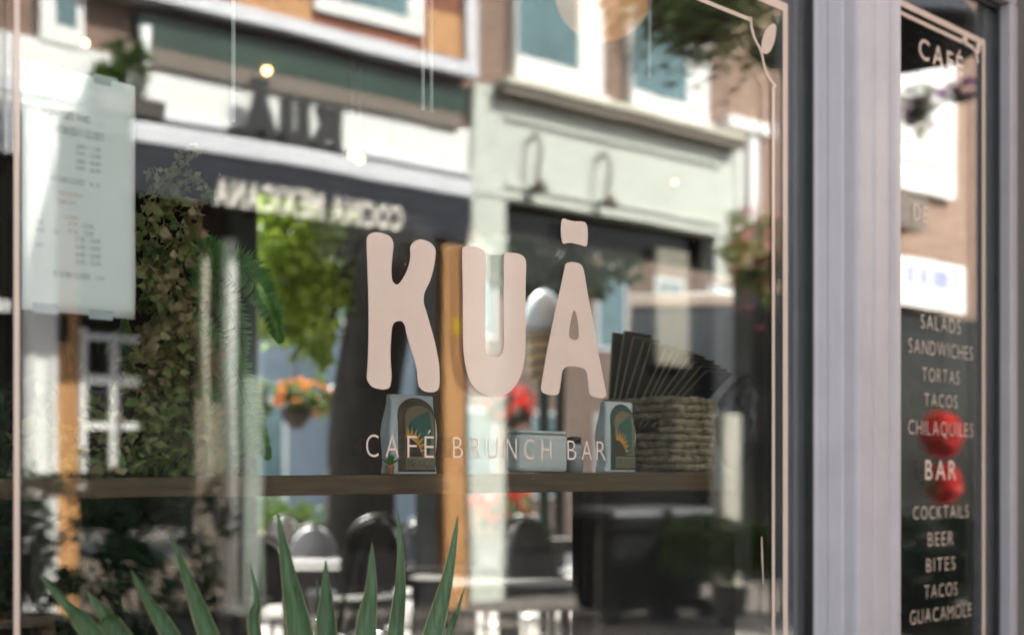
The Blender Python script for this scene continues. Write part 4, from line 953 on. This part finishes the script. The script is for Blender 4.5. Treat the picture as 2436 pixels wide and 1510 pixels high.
def flower_basket(label, c, rad, nleaf, nflow, pet, leafm, L=.05, group='flower baskets in the street', trail=None, up=None, name='flower_basket'):
    c = Vector(c); t = thing(name, label, 'flowers', c, 0, group)
    bowl = min(.22, rad[0] * .6)
    MB().lathe([(.05, -.22 * bowl / .22), (.6 * bowl, -.12 * bowl / .22), (.17 / .22 * bowl, 0), (.14 / .22 * bowl, 0)], c, 18).build('bowl', M['darkwood'], t, True)
    mb = MB(); cloud(mb, c + Vector((0, 0, rad[2] * .4)), rad, nleaf, L, .4, .3)
    if trail:
        for _ in range(trail[0]):
            p = c + Vector((rnd.uniform(-1, 1) * rad[0], rnd.uniform(-1, 1) * rad[1], 0)); e = p + Vector((rnd.gauss(0, .1), rnd.gauss(0, .1), -rnd.uniform(.3, 1) * trail[1]))
            for k in range(16):
                q = p.lerp(e, k / 15) + rv(.015); mb.leaf(q, rv() + Vector((0, 0, -.6)), rv(), L * .8, L * .4)
    tag(mb.build('foliage', leafm, t), kind='stuff')
    mf = MB()
    for _ in range(nflow):
        d = rv().normalized(); q = c + Vector((0, 0, rad[2] * .4)) + Vector((d.x * rad[0], d.y * rad[1], d.z * rad[2])) * rnd.uniform(.75, 1.08)
        if trail and rnd.random() < .5: q.z -= rnd.random() * trail[1] * .8
        for k in range(5):
            a_ = k * 1.257; mf.leaf(q, d * .5 + d.orthogonal().normalized() * math.cos(a_) + d.cross(d.orthogonal()).normalized() * math.sin(a_), d, L * .7, L * .6)
    tag(mf.build('blossoms', pet, t), kind='stuff')
    if up: MB().tube([c, c + Vector((0, 0, up))], .008, 6).build('hanger', M['signblack'], t)
    return t
flower_basket('big hanging basket of dark red petunias trailing at the upper right', sp(1665, 10, 8.8), (.60, .42, .44), 3600, 150, M['petdark'], M['basketleaf'], .068, trail=(34, .5), up=1.2)
flower_basket('basket of pink and red geraniums at the right edge of the window', sp(1800, 640, 12.8), (.30, .28, .40), 950, 95, M['petpink'], M['lime'], .07, trail=(10, .4), up=.5)
flower_basket('purple petunia basket reflected in the narrow window, left of two', sp(2190, 255, 12.0), (.16, .2, .12), 200, 70, M['petpurple'], M['midleaf'], .06, trail=(10, .35), up=.7)
flower_basket('purple petunia basket reflected in the narrow window, right of two', sp(2290, 222, 12.0), (.12, .2, .08), 60, 60, M['petpurple'], M['midleaf'], .06, up=.6)
flower_basket('round scarlet hanging flower mass reflected behind the word CHILAQUILES', sp(2243, 1050, 17.0), (.17, .18, .20), 30, 380, M['petred'], M['palm'], .19, up=2.2)
flower_basket('lower scarlet flowers under the scarlet mass in the narrow window', sp(2248, 1165, 17.0), (.13, .14, .17), 40, 200, M['petred'], M['palm'], .17, up=.2)

def palm(label, c, base_z, n, L, m, group='potted palms', spread=1.0, lean=.7):
    c = Vector(c); t = thing('potted_palm', label, 'plant', (c.x, c.y, base_z), 0, group)
    MB().lathe([(.13, base_z + .002), (.17, base_z + .32), (.175, base_z + .35), (.15, base_z + .35)], (c.x, c.y, 0), 20).build('pot', M['stone'], t, True)
    for i in range(n):
        a_ = i * 2.399; el = rnd.uniform(lean, 1.42); l = L * rnd.uniform(.75, 1.1)
        d = Vector((math.cos(a_) * math.cos(el), math.sin(a_) * math.cos(el), math.sin(el)))
        p0 = Vector((c.x, c.y, base_z + .33)); p1 = p0 + d * l * .55; p2 = p1 + Vector((math.cos(a_) * spread, math.sin(a_) * spread, .1)) * l * .35; p3 = p2 + Vector((math.cos(a_) * .7 * spread, math.sin(a_) * .7 * spread, -.9)) * l * .25
        cc = bez([p0, p1, p2, p3], 7); mb = MB().tube(cc, .006, 5)
        for k in range(5, len(cc)):
            dd = (cc[k] - cc[k - 1]).normalized(); sd_ = dd.cross(Vector((0, 0, 1)))
            if sd_.length < .01: sd_ = Vector((1, 0, 0))
            sd_.normalize()
            for sg_ in (-1, 1): mb.leaf(cc[k], sd_ * sg_ + dd * .6 + Vector((0, 0, -.3)) + rv(.1), (0, 0, 1), .26 * L, .018)
        mb.build('frond', m, t)
    return t
pc = sp(1742, 1300, 13.2); palm('potted palm with feathery green fronds beside the wheelie bins at lower right', (pc.x, pc.y, 0), .0, 30, 1.08, M['midleaf'], spread=.55, lean=.95)
pc = sp(2235, 1150, 8.4); palm('potted palm reflected in the narrow window behind the menu words', (pc.x, pc.y, 0), .0, 8, 1.7, M['palm'], spread=.6)
pc = tr(760, 1050, 14.5); palm('slim yellow green palm in a pot by the leaning tree', (pc.x, pc.y, 0), .0, 10, 1.5, M['midleaf'], spread=.6)

# clipped hedge in dark troughs before the restaurant
for k, px in enumerate((-30, 190, 400)):
    c = sp(px, 1140, 8.3)
    h = thing('box_hedge', ('dark clipped hedge trough at the far left edge of the window', 'dark clipped hedge trough before the orange door', 'dark clipped hedge trough before the white muntin window')[k], 'hedge', (c.x, c.y, 0), FA, 'hedge troughs before the restaurant')
    T = Matrix.Translation((c.x, c.y, 0)) @ Matrix.Rotation(FA, 4, 'Z')
    MB(T).box(-.42, .42, -.2, .2, .005, .55).build('trough', M['darkwood'], h, bevel=.01)
    mb = MB(); cloud(mb, (c.x, c.y, 1.02), (.40, .22, .50), 1300, .07, .1, .4); tag(mb.build('foliage', M['darkleaf'], h), kind='stuff')

for k, (px, lab) in enumerate(((2185, 'low dark hedge trough reflected in the narrow window behind BEER and BITES, nearer one'), (2275, 'low dark hedge trough reflected in the narrow window, farther one'))):
    c = sp(px, 1140, 9.0); h = thing('low_hedge', lab, 'hedge', (c.x, c.y, 0), 0, 'low hedge troughs along the street')  # hedges added to cover and darken the bright reflection in this pane
    MB().box(c.x - .6, c.x + .6, c.y - .2, c.y + .2, .005, .5).build('trough', M['darkwood'], h, bevel=.01)
    mb = MB(); cloud(mb, (c.x, c.y, .66), (.62, .24, .26), 1000, .08, .1, .3); tag(mb.build('foliage', M['darkleaf'], h), kind='stuff')

# black parasol in the street
pc = sp(2075, 150, 11.0)
pr = thing('parasol', 'black street parasol reflected at the top of the narrow window', 'parasol', (pc.x, pc.y, 0))
top = Vector((pc.x, pc.y, pc.z + 1.1)); n = 8; rim = [Vector((pc.x + 0.95 * math.cos(2 * math.pi * k / n + .3), pc.y + 0.95 * math.sin(2 * math.pi * k / n + .3), pc.z + .15)) for k in range(n)]
mb = MB(); mb.add([top] + rim + [top - Vector((0, 0, .02))] + [q - Vector((0, 0, .02)) for q in rim], [(0, 1 + k, 1 + (k + 1) % n) for k in range(n)] + [(n + 1, n + 2 + (k + 1) % n, n + 2 + k) for k in range(n)])
mb.build('canopy', M['navy'], pr)
MB().tube([(pc.x, pc.y, 0.004), top], .03, 10).build('pole', M['signblack'], pr)
for k in range(n): MB().tube([top - Vector((0, 0, .5)), (top + rim[k]) / 2 - Vector((0, 0, .03)), rim[k] - Vector((0, 0, .03))], .012, 6).build('rib', M['signblack'], pr)

# bins
def bin_(label, px, dep, rz):
    p = sp(px, 1140, dep)
    t = thing('wheelie_bin', label, 'bin', (p.x, p.y, 0), rz, 'wheelie bins on the street')
    T = Matrix.Translation((p.x, p.y, 0)) @ Matrix.Rotation(rz, 4, 'Z')
    MB(T).hexa([(-.23, -.28, .10), (.23, -.28, .10), (.23, .26, .10), (-.23, .26, .10), (-.29, -.36, 1.0), (.29, -.36, 1.0), (.29, .36, 1.0), (-.29, .36, 1.0)]).build('body', M['black'], t, bevel=.03)
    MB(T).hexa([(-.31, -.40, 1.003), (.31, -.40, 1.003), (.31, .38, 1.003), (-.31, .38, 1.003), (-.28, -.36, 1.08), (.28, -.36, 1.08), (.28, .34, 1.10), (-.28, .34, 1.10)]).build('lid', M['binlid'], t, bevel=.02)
    MB(T).tube([(-.25, -.45, .98), (.25, -.45, .98)], .018, 8).build('handle', M['black'], t)
    for sx in (-.27, .27):
        MB(T).tube([(sx - .03, -.30, .10), (sx + .03, -.30, .10)], .10, 18).build('wheel', M['gasket'], t)
    return t
bin_('black wheelie bin with a dull lid, left one of the two bins', 1462, 13.6, R(190))
bin_('black wheelie bin with a dull lid, right one of the two bins', 1586, 13.9, R(184))
q = sp(1730, 1140, 15.5)
bo = thing('pale_bollard', 'tall pale painted post behind the palm at the right', 'post', (q.x, q.y, 0))
MB().box(q.x - .16, q.x + .16, q.y - .1, q.y + .1, .004, sp(1730, 985, 15.5).z).build('shaft', M['beige2'], bo, bevel=.02)

# terrace chairs and tables
def chair(label, px, dep, rz, proto=[None]):
    p = tr(px, 1140, dep); loc = Vector((p.x, p.y, .12 if p.y < 4.9 else 0))
    if proto[0] is None:
        t = thing('bistro_chair', label, 'chair', (0, 0, 0), 0, 'woven bistro chairs on the terrace')
        MB().lathe([(.20, .44), (.215, .455), (.20, .47)], (0, 0, 0), 24).build('seat', M['rattan'], t, True)
        nb = 14; vs = []
        for i in range(nb + 1):
            for j in range(9):
                u = -1 + 2 * j / 8; z = .56 + .42 * i / nb; wd = .20 * math.sqrt(max(.02, 1 - ((i / nb - .35) / .68) ** 2)); vs.append((u * wd, -.20 - .05 * (i / nb) + .07 * u * u, z))
        fs = [(i * 9 + j, i * 9 + j + 1, (i + 1) * 9 + j + 1, (i + 1) * 9 + j) for i in range(nb) for j in range(8)]
        b = MB().add(vs, fs).build('backrest', M['rattan'], t, True); so_ = b.modifiers.new('solid', 'SOLIDIFY'); so_.thickness = .015
        MB().tube(bez([(-.19, -.15, .46), (-.215, -.17, .7), (-.15, -.22, .93), (0, -.26, 1.0), (.15, -.22, .93), (.215, -.17, .7), (.19, -.15, .46)], 5), .014, 8).build('back_frame', M['cane'], t, True)
        for a_, b2 in ((-.15, .15), (.15, .15), (-.17, -.16), (.17, -.16)): MB().tube([(a_, b2, .445), (a_ * 1.25, b2 * 1.25, .005)], .013, 8).build('leg', M['cane'], t, True)
        MB().tube([(.16 * math.cos(k * .524), .16 * math.sin(k * .524), .22) for k in range(12)], .009, 6, True).build('stretcher', M['steel'], t, True)
        proto[0] = t
    else:
        t = copy_tree(proto[0])
    t.location = loc; t.rotation_euler = (0, 0, rz); t['label'] = label
    return t
chair('white woven bistro chair with its back turned, left of the tree trunk', 738, 11.2, R(-30))
chair('white woven bistro chair standing behind the orange reflection', 1012, 12.6, R(-60))
chair('white woven bistro chair angled forward between two tables', 1142, 11.0, R(-170))
chair('white woven bistro chair half hidden behind the grey table', 965, 10.9, R(-40))
chair('white woven bistro chair in shade next to the dark panel', 1318, 13.8, R(-95))
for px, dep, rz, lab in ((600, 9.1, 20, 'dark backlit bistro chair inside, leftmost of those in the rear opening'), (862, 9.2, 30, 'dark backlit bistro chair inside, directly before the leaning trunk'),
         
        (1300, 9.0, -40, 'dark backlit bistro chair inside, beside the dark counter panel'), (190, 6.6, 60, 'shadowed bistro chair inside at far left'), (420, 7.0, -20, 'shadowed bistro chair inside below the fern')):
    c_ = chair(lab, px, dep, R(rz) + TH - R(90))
    for ch in c_.children:                      # backlit shade painted in: inside chairs get a darkened weave
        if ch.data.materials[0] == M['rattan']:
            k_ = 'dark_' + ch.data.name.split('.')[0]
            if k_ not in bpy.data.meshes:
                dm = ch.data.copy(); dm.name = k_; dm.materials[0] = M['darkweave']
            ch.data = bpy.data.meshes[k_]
def table(label, px, dep, wx, wy, m, h=.75, rz=0.2):
    p = tr(px, 1140, dep); t = thing('terrace_table', label, 'table', (p.x, p.y, 0), rz, 'cafe tables')
    f0 = .125 if p.y < 5.0 else .006
    T = Matrix.Translation((p.x, p.y, 0)) @ Matrix.Rotation(rz, 4, 'Z')
    MB(T).box(-wx / 2, wx / 2, -wy / 2, wy / 2, h - .035, h).build('tabletop', M[m], t, bevel=.01)
    MB(T).box(-wx / 2 + .05, wx / 2 - .05, -wy / 2 + .05, wy / 2 - .05, h - .13, h - .037).build('apron', M['darkwood'], t)
    for a_ in (-1, 1):
        for b2 in (-1, 1): MB(T).tube([(a_ * (wx / 2 - .08), b2 * (wy / 2 - .08), h - .131), (a_ * (wx / 2 - .05), b2 * (wy / 2 - .05), f0)], .028, 8).build('leg', M['darkwood'], t)
    return t
RZ = TH - R(90)
table('dark wooden cafe table nearest the glass at lower right', 1235, 7.6, .72, .6, 'tabletop', h=.80, rz=RZ + .12)
table('grey topped table in the middle of the terrace', 870, 10.6, 1.15, .6, 'tabgrey', rz=RZ)
table('dark table at the lower left inside the cafe', 330, 6.4, 1.1, .7, 'tabletop', h=.80, rz=RZ)
table('long orange topped table at the far side of the terrace', 690, 14.4, 1.1, .5, 'orangewood', h=.82, rz=RZ)
table('low dark table in front of the chair in shade', 1100, 9.2, .7, .5, 'tabletop', h=.72, rz=RZ - .1)
table('dark narrow table along the opening behind the yucca', 960, 9.9, 1.7, .45, 'tabletop', h=.74, rz=RZ)
table('dark square table beside the leaning trunk', 640, 11.4, .8, .6, 'tabletop', h=.78, rz=RZ)
table('dark table at the far right of the terrace', 1330, 13.4, .9, .6, 'tabletop', h=.80, rz=RZ)
chair('white woven bistro chair left of the dark square table', 655, 13.6, R(-10))
chair('white woven bistro chair under the word BRUNCH at the grey table', 1225, 11.6, R(-20))
chair('white woven bistro chair in front of the orange topped table', 800, 13.8, R(-20))
flower_basket('orange and pink blossoms left of the leaning tree trunk', tr(705, 965, 13.4), (.46, .28, .17), 560, 45, M['petorange'], M['midleaf'], .085, up=.9)
flower_basket('red geraniums on the terrace behind the chairs', tr(1195, 1220, 14.4), (.34, .25, .22), 350, 70, M['petred'], M['midleaf'], .085)
flower_basket('red geraniums hanging low between the letters U and A', tr(1215, 985, 14.8), (.28, .2, .2), 240, 60, M['petred'], M['darkleaf'], .085, up=.9)
# domed lantern on the square
c = tr(1294, 1140, 12.6); k_ = 12.6 / FX
hl = thing('dome_lantern', 'white enamel dome over a tan cane lantern beside the letter A', 'lamp', (c.x, c.y, 0))
zt_, zb2, rr = 1.35 + 450 * k_, 1.35 + 352 * k_, 52 * k_
MB().lathe([(max(.004, rr * math.sin(i / 10 * math.pi / 2)), zb2 + (zt_ - zb2) * math.cos(i / 10 * math.pi / 2)) for i in range(11)][::-1], (c.x, c.y, 0), 24).build('dome', M['domewhite'], hl, True)
MB().lathe([(rr * .72, 1.35 + 235 * k_), (rr * .78, zb2 - .02)], (c.x, c.y, 0), 20).build('lantern_body', M['lantern'], hl)
for k in range(4):
    zz = zb2 - .08 - k * .1; MB().lathe([(rr * .80, zz - .012), (rr * .83, zz), (rr * .80, zz + .012)], (c.x, c.y, 0), 20).build('hoop', M['cane'], hl)
MB().tube([(c.x, c.y, .006), (c.x, c.y, 1.35 + 234 * k_)], .05, 10).build('stand', M['bottle'], hl)
# box van parked on the square
c = tr(1660, 1140, 15.0); rz = RZ - .10; T = Matrix.Translation((c.x, c.y, 0)) @ Matrix.Rotation(rz, 4, 'Z')
vn = thing('box_van', 'blue grey box van with a white roof edge parked behind the shop', 'van', (c.x, c.y, 0), rz)
H_ = 1.35 + 412 * 15 / FX
MB(T).box(-.70, 1.35, .0, 4.2, .75, H_).build('cargo_box', M['bluepanel'], vn, bevel=.03)
MB(T).box(-.73, 1.38, -.03, 4.23, H_ + .002, H_ + .14).build('roof_edge', M['white'], vn, bevel=.03)
for x_ in (-.66, .34): MB(T).box(x_, x_ + .94, -.03, -.002, .85, H_ - .1).build('rear_door', M['bluepanel'], vn, bevel=.01)
MB(T).box(-.70, 1.35, -.12, .0, .45, .70).build('bumper', M['black'], vn, bevel=.02)
MB(T).hexa([(-.62, 4.25, .5), (1.27, 4.25, .5), (1.27, 6.0, .5), (-.62, 6.0, .5), (-.55, 4.25, 2.2), (1.2, 4.25, 2.2), (1.2, 5.1, 2.2), (-.55, 5.1, 2.2)]).build('cab', M['white'], vn, bevel=.05)
for x_ in (-.60, 1.05):
    for y_ in (.9, 5.0): MB(T).tube([(x_, y_, .36), (x_ + .22, y_, .36)], .35, 20).build('wheel', M['gasket'], vn, True)
for x_ in (-.69, 1.19): MB(T).box(x_, x_ + .14, -.14, -.121, .5, .64).build('tail_light', M['redsign'], vn)
# houses at the far side of the square
for nm, lab, x0_, x1_, m_, h_ in (('pale_house', 'pale rendered house far behind the tree', -6, 21.5, 'paleblue', 8.5), ('tan_house', 'tan brick house far behind the van', 21.6, 52, 'brickpale', 8.5)):
    q = thing(nm, lab, 'building', ((x0_ + x1_) / 2, 21, 0))
    MB().box(x0_, x1_, 21, 29, .004, h_).build('wall', M[m_], q)
    MB().box(x0_, x1_, 20.7, 29.2, h_ + .002, h_ + .3).build('roof', M['taupe'], q)
    for k in range(int((x1_ - x0_) / 2.4)):
        for zz in (.9, 4.6):
            f = MB().box(x0_ + .7 + k * 2.4, x0_ + 1.9 + k * 2.4, 20.9, 20.998, zz, zz + 2.1).build('window', M['white'], q)
            MB().box(x0_ + .8 + k * 2.4, x0_ + 1.8 + k * 2.4, 20.89, 20.899, zz + .1, zz + 2.0).build('pane', M['paneteal'], f)
